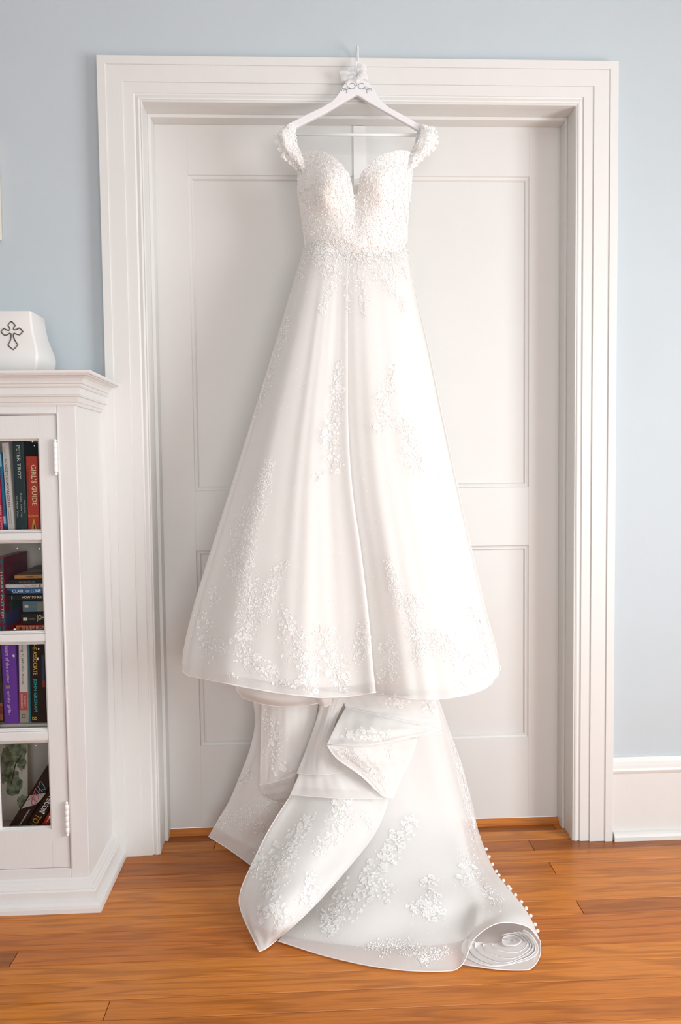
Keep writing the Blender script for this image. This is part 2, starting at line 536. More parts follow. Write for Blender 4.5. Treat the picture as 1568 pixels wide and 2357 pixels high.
# cornice and base: profiles (offset out of the cabinet face, z) run along front and right side
def wrap(profile, name, back=.02):
    rings = [[(BX, -DC - e, z) for e, z in profile], [(XC + e, -DC - e, z) for e, z in profile], [(XC + e, back, z) for e, z in profile]]
    return cpart(MB().loft(rings), name)
wrap([(0, 1.272), (.004, 1.272), (.006, 1.276), (.006, 1.279), (.009, 1.281), (.011, 1.287), (.013, 1.2925), (.017, 1.2935), (.0185, 1.297), (.0155, 1.2985),
      (.0155, 1.315), (.019, 1.3155), (.0215, 1.319), (.021, 1.323), (.0245, 1.3245), (.026, 1.330), (.030, 1.336), (.037, 1.3405), (.0445, 1.3425), (.0445, 1.3440), (.0505, 1.3445), (.0525, 1.347), (.0525, 1.3525), (0, 1.3530)], 'cornice')
cpart(MB().box((BX, -DC, 1.30), (XC, .02, 1.3530)), 'top_board')
wrap([(0, 0), (.020, 0), (.020, .047), (.0165, .050), (.0165, .053), (.012, .056), (.010, .063), (.005, .066), (.004, .071), (0, .074)], 'baseboard')
wrap([(.019, 0), (.0363, 0), (.0363, .011), (.0345, .018), (.029, .0235), (.022, .0265), (.019, .0270)], 'shoe_mould')
for z in (.4660, .7005, .9520):
    cpart(MB().box((BX + .02, -DC + .03, z - .014), (XC - .02, .008, z)), 'shelf', 'inside')
cpart(MB().box((BX + .02, -DC + .03, .092), (XC - .02, .008, .150)), 'shelf', 'inside')
cpart(MB().box((XC - .026, -DC + .021, .1), (XC - .0205, .0075, 1.25)).box((BX + .02, .002, .1), (XC - .026, .0075, 1.25)), 'inner_lining', 'inside')
# glazed door: stiles, rails, muntins, panes, hinges
YF = -DC + .0005
PZ = [(.203, .426), (.459, .679), (.708, .935), (.963, 1.190)]
PX = [(-.3935, -.2655), (-.2350, -.1070)]
g = .0012
dmb = MB()
dmb.box((PX[1][1] + .002, YF, DZ0 + g), (DX1 - g, YF + .022, DZ1 - g)).box((DX0, YF, DZ0 + g), (PX[0][0] - .002, YF + .022, DZ1 - g))
dmb.box((PX[0][0] - .002, YF, PZ[3][1] + .002), (PX[1][1] + .002, YF + .022, DZ1 - g)).box((PX[0][0] - .002, YF, DZ0 + g), (PX[1][1] + .002, YF + .022, PZ[0][0] - .002))
cdoor = cpart(dmb, 'cabinet_door', bevel=.0008)
def bar(lo, hi, vert, k):
    """glazing bar with a moulded front"""
    pr = [(lo, .012), (lo, .0085), (lo + .004, .0075), (lo + .006, .0025), (lo + .009, .0015), (hi - .009, .0015), (hi - .006, .0025), (hi - .004, .0075), (hi, .0085), (hi, .012), (hi, .018), (lo, .018)]
    if vert:
        return MB().loft([[(a, YF + y, z) for a, y in pr] for z in (PZ[0][0], PZ[3][1])])
    return MB().loft([[(x, YF + y, a) for a, y in pr] for x in (PX[k][0] - .003, PX[k][1] + .003)])
cpart(bar(PX[0][1] - .001, PX[1][0] + .001, True, 0), 'muntin', parent=cdoor)
for k in (0, 1):
    for r in range(3):
        cpart(bar(PZ[r][1] - .001, PZ[r + 1][0] + .001, False, k), 'muntin', parent=cdoor)
    for z0, z1 in PZ:
        x0, x1 = PX[k]
        mb = MB()                                           # sticking around each pane
        s0 = [(0, .002), (.0025, .004), (.004, .008), (.006, .009), (.006, .016), (-.002, .016)]
        rings = [[(x0 - .003 + a, YF + y, z0 - .003 + a) for a, y in s0], [(x1 + .003 - a, YF + y, z0 - .003 + a) for a, y in s0], [(x1 + .003 - a, YF + y, z1 + .003 - a) for a, y in s0], [(x0 - .003 + a, YF + y, z1 + .003 - a) for a, y in s0]]
        cpart(mb.loft(rings + rings[:1], True, False), 'glazing_bead', parent=cdoor)
        cpart(MB().box((x0 - .002, YF + .011, z0 - .002), (x1 + .002, YF + .0135, z1 + .002)), 'pane', 'glass', cdoor)
for px, py, w_, h_ in ((41, 1014, 2.4, 1.6), (70, 1013, 4, 1.2), (75, 1016, 1.6, 3), (79, 1026, 1, 2), (34, 1448, 3.4, 1.4), (91, 1263, 2, 2), (87, 1516, 1.3, 4), (89, 1494, 2, 2.4), (83, 1717, 3, 1.2), (101, 1872, 1.8, 2.2), (114, 1880, 1.5, 3), (40, 1262, 2, .8)):
    c_ = at(px, py, Y=YF + .0105); r_ = random.Random(px); k = 1 / 950
    pts = [(c_[0] + w_ * k * r_.uniform(.5, 1.2) * math.cos(a), c_[2] + h_ * k * r_.uniform(.5, 1.2) * math.sin(a)) for a in np.linspace(0, 2 * math.pi, 9)[:-1]]
    cpart(MB().prism(pts, YF + .0103, YF + .0112), 'paint_fleck', 'metalwhite', cdoor)
for zc in (1.145, .2305):
    mb = MB(); L_ = .038
    hx, hy = DX1 - .0035, -DC - .006
    rr = [.0001, .0035, .0045, .0035, .0028, .0048]; zz = [-L_ - .008, -L_ - .006, -L_ - .003, -L_ - .0005, -L_, -L_ + .001]
    n5 = [-L_ + .001 + (2 * L_ - .002) * t / 5 for t in range(6)]
    for a, b_ in zip(n5[:-1], n5[1:]):
        zz += [a + .0004, b_ - .0004, b_]; rr += [.0052, .0052, .0046]
    zz += [L_, L_ + .0005, L_ + .003, L_ + .006, L_ + .008]; rr += [.0028, .0035, .0045, .0035, .0001]
    mb.loft([[(hx + r_ * math.cos(k * math.pi / 6), hy + r_ * math.sin(k * math.pi / 6), zc + z_) for k in range(12)] for z_, r_ in zip(zz, rr)])
    cpart(mb, 'hinge', 'metalwhite', cdoor, True)

# ---------------------------------------------------------------- books
def text_mesh(s, bold=0.0):
    cu = bpy.data.curves.new('title', 'FONT')
    cu.body = s; cu.resolution_u = 2; cu.offset = bold
    o = bpy.data.objects.new('title', cu)
    COL.objects.link(o)
    me = bpy.data.meshes.new_from_object(o)
    bpy.data.objects.remove(o)
    return me

_tm = {}
def tint(c, rough=0.5):
    k = (c, rough)
    if k not in _tm:
        _tm[k] = mat('ink_%02x%02x%02x' % c, rgb(*c), rough, spec=0.22, noise=0.06, nscale=60)
    return _tm[k]

def place_text(par, s, c, cx, cz, length, height, rot, y=-.0004, bold=0.0):
    """lettering on the spine plane; rot in degrees about the view axis"""
    me = text_mesh(s, bold)
    n = len(me.vertices)
    co = np.zeros(n * 3); me.vertices.foreach_get('co', co); co = co.reshape(-1, 3)
    lo, hi = co.min(0), co.max(0)
    q = (co[:, :2] - (lo[:2] + hi[:2]) / 2) / np.maximum(hi[:2] - lo[:2], 1e-6) * np.array([length, height])
    a = math.radians(rot); ca, sa = math.cos(a), math.sin(a)
    out = np.stack([cx + ca * q[:, 0] - sa * q[:, 1], np.full(n, y), cz + sa * q[:, 0] + ca * q[:, 1]], 1)
    me.vertices.foreach_set('co', out.ravel()); me.update()
    me.materials.clear(); me.materials.append(tint(c))
    o = bpy.data.objects.new('lettering', me); COL.objects.link(o); o.parent = par
    return o

def marks(par, c, cx, cz, length, height, rot, n=9, y=-.0004):
    """row of print too small to read"""
    r_ = random.Random(int(cx * 1e5) + n); mb = MB(); a = math.radians(rot); ca, sa = math.cos(a), math.sin(a)
    for k in range(n):
        q0 = (k / n - .5) * length; q1 = q0 + length / n * r_.uniform(.45, .8); hh = height * r_.uniform(.5, 1) / 2
        pts = [(cx + ca * u_ - sa * v_, y, cz + sa * u_ + ca * v_) for u_, v_ in ((q0, -hh), (q1, -hh), (q1, hh), (q0, hh))]
        mb.add(pts, [(0, 1, 2, 3)])
    o = mb.build('small_print', tint(c)); o.parent = par
    return o

def strokes(par, ang, loc, c, pxs, Y, r=.0009):
    """hand-drawn line on a tilted spine, from pixels"""
    ca, sa = math.cos(ang), math.sin(ang); out = []
    for p_ in crspline(np.array([at(x, y, Y=Y) for x, y in pxs]), max(8, 5 * len(pxs))):
        d = p_ - np.array(loc); out.append((d[0] * ca - d[2] * sa, d[1], d[0] * sa + d[2] * ca))
    o = MB().tube(out, r, 5).build('lettering', tint(c)); o.parent = par
    return out

def rect(par, name, c, x0, x1, z0, z1, y=-.0003):
    o = MB().box((x0, y, z0), (x1, y + .0004, z1)).build(name, tint(c)); o.parent = par
    return o

def book(bl, br, tl, depth, cover, label, Y=-.205, pages=True, soft=True, name='book', group='books behind the bookcase glass', zb=.9522, ztop=1.245):
    """bl, br, tl: pixels of the spine's corners (spine foot left, foot right, head left)"""
    B, R_, T = at(*bl, Y=Y), at(*br, Y=Y), at(*tl, Y=Y)
    ex = R_ - B; th = math.hypot(ex[0], ex[2])
    up = T - B; hh = math.hypot(up[0], up[2])
    ang = math.atan2(up[0], up[2])
    lift = th * max(0.0, math.sin(ang))
    k = (zb + lift - B[2]) / up[2]; B = B + up * k; hh = hh * (1 - k)
    hh = min(hh, (ztop - B[2]) / math.cos(ang) - th * abs(math.sin(ang)))
    e = empty(name, (B[0], Y, B[2])); e.rotation_euler = (0, ang, 0)
    tag(e, label, 'book', group)
    cov = .0015 if soft else .003
    r_ = .0025
    mb = MB()
    prof = [(0, depth), (0, r_), (r_ * .4, r_ * .3), (r_, 0), (th - r_, 0), (th - r_ * .4, r_ * .3), (th, r_), (th, depth), (th - cov, depth), (th - cov, r_ + cov), (cov, r_ + cov), (cov, depth)]
    mb.loft([[(x, y, z) for x, y in prof] for z in (0, hh)], True, False)
    n = len(prof)
    for k, z in ((0, 0), (1, 1)):
        o_ = k * n
        for q in ((0, 1, 10, 11), (1, 2, 3, 10), (3, 4, 9, 10), (4, 5, 6, 9), (6, 7, 8, 9)):
            mb.f.append(tuple(o_ + i for i in q))
    mb.build('cover', tint(cover, .38), e)
    ins = .0 if soft else .003
    MB().box((cov, r_ + cov, ins + .0004), (th - cov, depth - .002, hh - ins - .0004)).build('page_block', 'paper', e)
    e['_th'] = th; e['_h'] = hh
    return e, th, hh

Z1 = 1223.0
# upper shelf
b, t, h = book((-9, 1224), (7.8, 1226), (-22, 1040), .14, (222, 32, 74), 'hot pink paperback with white spine lettering beside a blue one')
place_text(b, 'SEAN COVEY', (250, 225, 230), t * .80, h * .20, h * .3, t * .26, -90)
b, t, h = book((9.2, 1226), (16.3, 1226), (-4.4, 1040), .13, (36, 118, 170), 'blue paperback with pale patches between pink and white ones')
rect(b, 'spine_patch', (150, 205, 225), .001, t - .001, h * .82, h * .97)
rect(b, 'spine_patch', (24, 60, 110), .001, t - .001, h * .02, h * .1)
rect(b, 'spine_patch', (190, 205, 215), .001, t - .001, h * .13, h * .22)
b, t, h = book((18, 1226), (34.3, 1226), (3.0, 1019), .15, (226, 223, 217), 'white paperback with bold black capitals down its spine')
place_text(b, 'GOODBYE GORDON GEKKO', (30, 32, 36), t * .45, h * .56, h * .52, t * .34, -90, bold=.012)
place_text(b, 'SCARAMUCCI', (150, 150, 150), t * .38, h * .89, h * .13, t * .24, -90)
marks(b, (130, 130, 130), t * .62, h * .2, h * .19, t * .10, -90, 20)
marks(b, (130, 130, 130), t * .34, h * .2, h * .19, t * .10, -90, 18)
b, t, h = book((38, 1226), (63.8, 1226), (27.5, 1016), .16, (40, 60, 62), 'dark teal hardback with pale serif lettering next to a red one', soft=False)
place_text(b, 'PETER TROY', (222, 224, 218), t * .52, h * .775, h * .36, t * .30, -90)
place_text(b, 'May the', (190, 196, 190), t * .84, h * .30, h * .14, t * .15, -90)
place_text(b, 'Road Rise Up', (190, 196, 190), t * .54, h * .31, h * .26, t * .18, -90)
place_text(b, 'to Meet You', (190, 196, 190), t * .2, h * .30, h * .23, t * .16, -90)
o = MB().tube([(t * .38, -.0005, h * .045), (t * .45, -.0005, h * .028), (t * .52, -.0005, h * .025), (t * .59, -.0005, h * .028), (t * .66, -.0005, h * .045)], .0005, 5).build('spine_emblem', tint((222, 224, 218))); o.parent = b
o = MB().tube([(t * .52, -.0005, h * .025), (t * .52, -.0005, h * .075)], .0004, 5).build('spine_emblem', tint((222, 224, 218))); o.parent = b
b, t, h = book((64.5, 1225), (91.5, 1225), (58.5, 1051), .13, (190, 62, 44), 'brick red paperback with large pale lettering at the end of its shelf')
place_text(b, "GIRL'S GUIDE", (238, 224, 180), t * .66, h * .63, h * .53, t * .42, -90, bold=.01)
place_text(b, 'TO ABSOLUTELY EVERYTHING', (84, 40, 26), t * .17, h * .62, h * .52, t * .15, -90)
place_text(b, 'Kirsch', (235, 190, 80), t * .5, h * .235, t * .8, t * .22, 0)
o = MB().prism([(t * .3, h * .05), (t * .75, h * .05), (t * .58, h * .19), (t * .48, h * .19)], -.0005, 0).build('spine_emblem', tint((220, 160, 50))); o.parent = b
o = MB().prism([(t * .5, h * .065), (t * .62, h * .065), (t * .58, h * .12), (t * .52, h * .12)], -.0008, -.0004).build('spine_emblem', tint((40, 30, 30))); o.parent = b
rect(b, 'spine_patch', (215, 210, 200), t * .08, t * .85, h * .015, h * .03)

# second shelf: standing book and a stack
b, t, h = book((-6, 1450), (13.2, 1449), (-12, 1284), .17, (128, 32, 66), 'tall maroon paperback with teal diamonds on its spine beside a stack', Y=-.212, zb=.7008, ztop=.937)
e_ = b
for k in range(9):
    zz = h * (k + .5) / 9
    for sx in (.28, .8):
        o = MB().prism([(t * (sx - .2), zz), (t * sx, zz - h / 19), (t * (sx + .2), zz), (t * sx, zz + h / 19)], -.0005, 0).build('spine_diamond', tint((32, 110, 112))); o.parent = b
place_text(b, 'HARRY POTTER', (225, 205, 160), t * .72, h * .5, h * .62, t * .26, -90, y=-.0008)
# lettering on the board that faces the stack
me = text_mesh('Harry Potter')
n = len(me.vertices); co = np.zeros(n * 3); me.vertices.foreach_get('co', co); co = co.reshape(-1, 3); lo, hi = co.min(0), co.max(0)
q = (co[:, :2] - lo[:2]) / (hi[:2] - lo[:2])
out = np.stack([np.full(n, t + .0004), .02 + q[:, 0] * .12, h * .74 + q[:, 1] * .026], 1)
me.vertices.foreach_set('co', out.ravel()); me.materials.clear(); me.materials.append(tint((112, 92, 92)))
o = bpy.data.objects.new('lettering', me); COL.objects.link(o); o.parent = b
o = MB().box((t, .003, .001), (t + .0005, .16, .012)).build('cover_band', tint((200, 30, 44))); o.parent = b
o = MB().box((t, .003, .012), (t + .0005, .1, .05)).build('cover_band', tint((70, 84, 140))); o.parent = b
o = MB().box((t, .04, .05), (t + .0005, .15, .075)).build('cover_band', tint((40, 92, 84))); o.parent = b

STK = {}
def lying(bl, tr, depth, cover, label, Y, xr=None, yaw=0.0):
    """book lying flat in the stack, spine to the front; bl, tr pixels of the spine"""
    A, B = at(*bl, Y=Y), at(*tr, Y=Y)
    x1 = A[0] + .165 if xr is None else xr
    STK.setdefault('dz', .7009 - A[2]); A[2] += STK['dz']; B[2] += STK['dz']
    if STK.get('top') and A[2] < STK['top']: A[2] = STK['top'] + .0002
    STK['top'] = B[2]
    e = empty('book', (A[0], Y, A[2])); e.rotation_euler = (0, 0, math.radians(yaw)); tag(e, label, 'book', 'books behind the bookcase glass')
    Lh, th = x1 - A[0], B[2] - A[2]
    r_ = min(.002, th * .2); c = .0012
    prof = [(depth, 0), (r_, 0), (r_ * .3, r_ * .4), (0, r_), (0, th - r_), (r_ * .3, th - r_ * .4), (r_, th), (depth, th), (depth, th - c), (r_ + c, th - c), (r_ + c, c), (depth, c)]
    mb = MB().loft([[(x, y, z) for y, z in prof] for x in (0, Lh)], True, False)
    for o_ in (0, 12):
        for q in ((0, 1, 10, 11), (1, 2, 3, 10), (3, 4, 9, 10), (4, 5, 6, 9), (6, 7, 8, 9)):
            mb.f.append(tuple(o_ + i for i in q))
    mb.build('cover', tint(cover, .4), e)
    MB().box((.0008, r_ + c, c), (Lh - .0008, depth - .002, th - c)).build('page_block', 'paper', e)
    return e, Lh, th

ys = -.196
def zy(v): return 1230 + v / 7.84
def zx(v): return v / 7.84
stack = []
XRs = XC - .028
b, l, t = lying((zx(290), zy(1690)), (zx(770), zy(1572)), .11, (176, 60, 42), 'red paperback with tall pale capitals, lowest of the stack', ys, XRs)
place_text(b, 'JUDY BLUME', (226, 200, 180), .0520, t * .5, .054, t * .80, 0); rect(b, 'spine_patch', (212, 112, 84), .0, .0235, .0005, t - .0005); rect(b, 'spine_emblem', (60, 80, 76), .0085, .0145, t * .28, t * .72, -.0007)
b, l, t = lying((zx(385), zy(1570)), (zx(770), zy(1362)), .105, (28, 28, 30), 'thick black paperback with cream capitals, second from the bottom of the stack', ys, XRs)
place_text(b, 'JOHN', (235, 222, 190), .0535, t * .56, .027, t * .56, 0); rect(b, 'spine_emblem', (226, 212, 180), .005, .0155, t * .36, t * .64); marks(b, (120, 112, 96), .0265, t * .5, .016, t * .14, 0, 7)
b, l, t = lying((zx(412), zy(1345)), (zx(757), zy(1143)), .105, (88, 116, 128), 'worn grey blue paperback in the middle of the stack', ys, XRs)
rect(b, 'spine_emblem', (222, 206, 168), .005, .014, t * .42, t * .66); rect(b, 'spine_patch', (128, 128, 112), .036, .09, t * .05, t * .9); marks(b, (112, 130, 138), .026, t * .5, .018, t * .2, 0, 6)
b, l, t = lying((zx(115), zy(1141)), (zx(757), zy(1020)), .135, (24, 26, 30), 'black hardback with cream small capitals, under the blue one in the stack', ys - .004, XRs)
place_text(b, 'HOW TO RAI', (236, 220, 182), .0645, t * .55, .051, t * .46, 0, bold=.01); marks(b, (200, 170, 110), .014, t * .5, t * .6, .003, -90, 4)
b, l, t = lying((zx(120), zy(1019)), (zx(752), zy(903)), .14, (50, 100, 150), 'blue hardback with white slab lettering in the stack', ys - .004, XRs)
place_text(b, 'CLAIR', (236, 238, 236), .0285, t * .5, .0275, t * .52, 0, bold=.01); place_text(b, 'de', (236, 238, 236), .0528, t * .5, .0095, t * .5, 0); place_text(b, 'LUNE', (236, 238, 236), .0735, t * .5, .0245, t * .52, 0, bold=.01)
o = MB().prism([(.0, .0005), (.015, .0005), (.013, t * .45), (.008, t * .62), (.0, t * .66)], -.0006, 0).build('spine_patch', tint((28, 34, 44))); o.parent = b
b, l, t = lying((zx(70), zy(912)), (zx(748), zy(832)), .15, (218, 214, 208), 'thin white paperback with red script in the stack', ys - .007, XRs)
place_text(b, "Widow's", (196, 84, 92), .058, t * .5, .0190, t * .6, 0); place_text(b, 'Might', (70, 110, 84), .077, t * .5, .0135, t * .6, 0); o = MB().box((.0885, -.0006, t * .1), (.0925, 0, t * .9)).build('spine_emblem', tint((206, 70, 86))); o.parent = b
b, l, t = lying((zx(160), zy(829)), (zx(745), zy(745)), .14, (30, 30, 32), 'thin black paperback with tiny lettering near the top of the stack', ys, XRs)
marks(b, (140, 136, 130), .045, t * .36, .04, t * .2, 0, 12)
b, l, t = lying((zx(262), zy(742)), (zx(740), zy(668)), .12, (178, 132, 74), 'tan paperback with dark script on top of the stack', ys, XRs)
marks(b, (60, 40, 26), .038, t * .5, .022, t * .5, 0, 9); rect(b, 'spine_rule', (60, 40, 26), .052, .06, t * .45, t * .55)
b, l, t = lying((zx(500), zy(655)), (zx(740), zy(566)), .09, (74, 70, 62), 'dull grey booklet lying on the tan paperback', ys + .035, XRs, 4)

# third shelf
yb = 1690
b, t, h = book((-24, yb), (9.0, yb - 3), (-33, 1478), .15, (64, 60, 58), 'dark grey book with a coppery picture at its foot', Y=-.200, zb=.4662, ztop=.685)
rect(b, 'spine_picture', (190, 116, 84), t * .2, t * .97, h * .02, h * .24)
rect(b, 'spine_picture', (150, 84, 60), t * .5, t * .97, h * .1, h * .2, -.0006)
b, t, h = book((10.5, yb - 8), (43.5, yb - 12), (0.5, 1462), .15, (112, 66, 170), 'purple hardback with lower case lettering down its spine', soft=False, Y=-.212, zb=.4662, ztop=.685)
place_text(b, 'heart of the matter', (222, 206, 236), t * .42, h * .70, h * .44, t * .24, -90)
place_text(b, 'emily giffin', (222, 206, 236), t * .38, h * .245, h * .28, t * .26, -90)
place_text(b, 'e', (240, 232, 244), t * .86, h * .80, t * .2, t * .16, -60, bold=.03)
o = MB().prism([(t * .22, h * .415), (t * .5, h * .415), (t * .52, h * .455), (t * .36, h * .445), (t * .24, h * .455)], -.0005, 0).build('spine_emblem', tint((150, 160, 96))); o.parent = b
b, t, h = book((45.0, yb - 10), (65.0, yb - 12), (41.5, 1462), .15, (220, 216, 208), 'white paperback with a dusty red author block on its spine', Y=-.206, zb=.4662, ztop=.685)
place_text(b, 'Being Catholic Now', (70, 66, 66), t * .45, h * .71, h * .52, t * .36, -90)
rect(b, 'spine_patch', (184, 92, 88), .0005, t - .0005, h * .145, h * .36)
place_text(b, 'KERRY', (240, 214, 208), t * .68, h * .25, h * .12, t * .2, -90, y=-.0007); place_text(b, 'KENNEDY', (240, 214, 208), t * .32, h * .25, h * .17, t * .2, -90, y=-.0007)
rect(b, 'spine_patch', (168, 162, 148), .0005, t - .0005, 0.001, h * .145)
o = MB().tube([(t * .5 + t * .2 * math.cos(a), -.0004, h * .075 + t * .2 * math.sin(a)) for a in np.linspace(0, 2 * math.pi, 14)], .0008, 6).build('spine_emblem', tint((80, 80, 78))); o.parent = b
b, t, h = book((66.9, yb - 10), (70.9, yb - 10), (63.4, 1462), .15, (38, 138, 158), 'thin turquoise book squeezed between the white and the black one', Y=-.202, zb=.4662, ztop=.685)
b, t, h = book((72.2, yb - 9), (107.5, yb - 14), (66.5, 1458), .16, (18, 18, 22), 'black hardback with yellow and turquoise capitals down its spine', soft=False, Y=-.210, zb=.4662, ztop=.685)
place_text(b, 'THE ASSOCIATE', (226, 190, 74), t * .35, h * .765, h * .40, t * .26, -90, bold=.01)
place_text(b, 'JOHN GRISHAM', (44, 172, 178), t * .30, h * .325, h * .40, t * .28, -90, bold=.01)
place_text(b, 'DD', (226, 206, 70), t * .24, h * .047, t * .30, t * .2, 0, bold=.02)
rect(b, 'spine_patch', (40, 62, 90), t * .78, t - .002, h * .5, h * .8); rect(b, 'spine_patch', (120, 62, 46), t * .78, t - .002, h * .42, h * .5)

# bottom shelf: picture book facing out, three books leaning to the right
def z5(x, y): return (x / 4.9, 1680 + y / 4.9)
A, B_, T_ = at(*z5(-150, 1165), Y=-.150), at(*z5(205, 1150), Y=-.150), at(*z5(150, 130), Y=-.150)
pb = empty('picture_book', (A[0], -.078, .1515)); pb.rotation_euler = (math.radians(-5), 0, 0)
tag(pb, 'tall picture book with a green tree painting standing face out', 'book', 'books behind the bookcase glass')
wv, hv = B_[0] - A[0], min(T_[2], .448) - .1505
MB().box((0, 0, 0), (wv, .002, hv)).box((0, .011, 0), (wv, .013, hv)).box((0, .002, 0), (.002, .011, hv)).build('cover', tint((196, 190, 176)), pb)
MB().box((.002, .002, .002), (wv - .001, .011, hv - .002)).build('page_block', tint((188, 172, 120)), pb)
mg = bpy.data.materials.new('painted_tree'); mg.use_nodes = True
nt = mg.node_tree; bs = nt.nodes['Principled BSDF']; tc = nt.nodes.new('ShaderNodeTexCoord'); nz = nt.nodes.new('ShaderNodeTexNoise'); nz.inputs['Scale'].default_value = 60; nz.inputs['Detail'].default_value = 6
cr = nt.nodes.new('ShaderNodeValToRGB'); nt.links.new(tc.outputs['Object'], nz.inputs['Vector']); nt.links.new(nz.outputs['Fac'], cr.inputs[0]); nt.links.new(cr.outputs[0], bs.inputs['Base Color'])
cr.color_ramp.elements[0].color = rgb(52, 70, 50); cr.color_ramp.elements[0].position = .35; cr.color_ramp.elements[1].color = rgb(146, 160, 128); cr.color_ramp.elements[1].position = .68
def foliage(cx, cz, rx, rz, sd):
    r_ = random.Random(sd)
    pts = []
    for k in range(26):
        a = 2 * math.pi * k / 26; q = r_.uniform(.8, 1.12)
        pts.append((min(max(cx + rx * q * math.cos(a), .002), wv - .002), min(max(cz + rz * q * math.sin(a), .002), hv - .002)))
    o = MB().prism(pts, -.0006, 0).build('cover_painting', mg); o.parent = pb
foliage(wv * .62, hv * .80, wv * .40, hv * .20, 1); foliage(wv * .55, hv * .40, wv * .26, hv * .15, 2); foliage(wv * .85, hv * .2, wv * .2, hv * .08, 3); foliage(wv * .3, hv * .6, wv * .3, hv * .2, 4); foliage(wv * .8, hv * .62, wv * .16, hv * .07, 5)
o = MB().tube([(wv * .45, -.001, hv * .4), (wv * .6, -.001, hv * .62), (wv * .8, -.001, hv * .72)], .0016, 5).build('cover_painting', tint((60, 62, 48))); o.parent = pb
marks(pb, (110, 110, 104), wv * .8, hv * .55, .03, .0016, -90, 12)

Ya = -.208
dirv = np.array([545 - 170, -(430 - 980)], float)   # lean of the spines in the picture
def lean(blx, bly, brx, bry, Lz, depth, cover, label, Y):
    A = at(*z5(blx, bly), Y=Y); B = at(*z5(brx, bry), Y=Y)
    return A, B
ux, uz = math.sin(math.radians(33)), math.cos(math.radians(33))
def leaning(px, py, th, hgt, depth, cover, label, Y):
    A = at(*z5(px, py), Y=Y)
    dz = .1503 + th * math.sin(math.radians(33)) - A[2]; A = A + np.array([dz * math.tan(math.radians(33)), 0, dz])
    e = empty('book', (A[0], Y, A[2])); e.rotation_euler = (0, math.radians(33), 0)
    tag(e, label, 'book', 'books behind the bookcase glass')
    c = .0028
    MB().box((0, 0, 0), (c, depth, hgt)).box((th - c, 0, 0), (th, depth, hgt)).box((c, 0, 0), (th - c, c, hgt)).build('cover', tint(cover, .35), e)
    MB().box((c, c, .003), (th - c, depth - .003, hgt - .003)).build('page_block', 'paper', e)
    return e
e1 = leaning(48, 1172, .0325, .240, .13, (24, 21, 21), 'dark hardback leaning over with a large scrawled pink and blue title', Ya)
def zc(x, y): return (x / 12.544, 1780 + y / 12.544)
A33 = math.radians(33)
quad = [(860, 640), (1330, 565), (1180, 770), (1010, 915), (720, 985), (610, 1040)]
ca, sa = math.cos(A33), math.sin(A33); qq = []
for x, y in quad:
    d = at(*zc(x, y), Y=Ya - .0004) - np.array(e1.location); qq.append((d[0] * ca - d[2] * sa, d[0] * sa + d[2] * ca))
o = MB().prism(qq, -.0003, .0001).build('spine_patch', tint((170, 166, 162))); o.parent = e1
for c_, pts_ in (((80, 176, 214), [(1130, 350), (1140, 270), (1185, 245), (1240, 320), (1300, 430), (1285, 480), (1225, 460)]), ((130, 160, 186), [(1080, 365), (1150, 450), (1235, 530)]), ((150, 150, 170), [(1015, 430), (1100, 540), (1195, 640)]), ((140, 156, 180), [(1150, 420), (1130, 500), (1110, 570)]),
                 ((206, 92, 110), [(985, 730), (968, 620), (1000, 495), (1020, 580), (1050, 650), (1090, 620), (1115, 690), (1095, 745)]), ((210, 30, 92), [(890, 655), (970, 750), (1068, 830)]), ((210, 30, 92), [(812, 775), (880, 742), (935, 745), (905, 830), (945, 915), (1005, 905), (1022, 870)])):
    strokes(e1, A33, e1.location, c_, [zc(*q) for q in pts_], Ya - .0012)
place_text(e1, 'THE MEMOIR, PART', (222, 220, 216), .0215, .062, .072, .0042, -90)
e2 = leaning(232, 1190, .026, .205, .12, (18, 17, 17), 'dark hardback with condensed white and gold capitals leaning in the middle', Ya)
place_text(e2, 'PATTERSON', (232, 230, 226), 0.014, .122, .074, .0125, -90, bold=.01)
place_text(e2, 'TOYS', (176, 132, 60), 0.013, .055, .042, .017, -90, bold=.01)
e3 = leaning(392, 1195, .014, .18, .12, (176, 34, 30), 'red paperback leaning against the bookcase side under dark hardbacks', Ya)
marks(e3, (235, 190, 180), .007, .06, .02, .003, -90, 6)

# ---------------------------------------------------------------- square vase with a cross
VC = (-.183, -.150); VZ = 1.3535
vprof = [(0, .056), (.004, .060), (.018, .068), (.034, .0725), (.050, .0735), (.066, .0710), (.085, .0650), (.105, .0595), (.130, .0555), (.158, .0535), (.1595, .0525)]
vase = empty('vase', (VC[0], VC[1], VZ))
tag(vase, 'white square ceramic vase with a silver cross outline standing on bookcase', 'vase')
def sqring(hw, z, rc):
    pts = []
    for k, (sx, sy) in enumerate(((1, -1), (1, 1), (-1, 1), (-1, -1))):
        a0 = -math.pi / 2 + k * math.pi / 2
        for j in range(5):
            a = a0 + j * math.pi / 8
            pts.append((sx * (hw - rc) + rc * math.cos(a), sy * (hw - rc) + rc * math.sin(a), z))
    return pts
rings = [sqring(hw, z, .006) for z, hw in vprof] + [sqring(.0485, .1595, .005), sqring(.047, .157, .005), sqring(.05, .1, .005), sqring(.06, .04, .005), sqring(.05, .008, .005)]
MB().loft(rings).build('body', 'ceramic', vase, smooth=True).modifiers.new('es', 'EDGE_SPLIT').split_angle = math.radians(35)
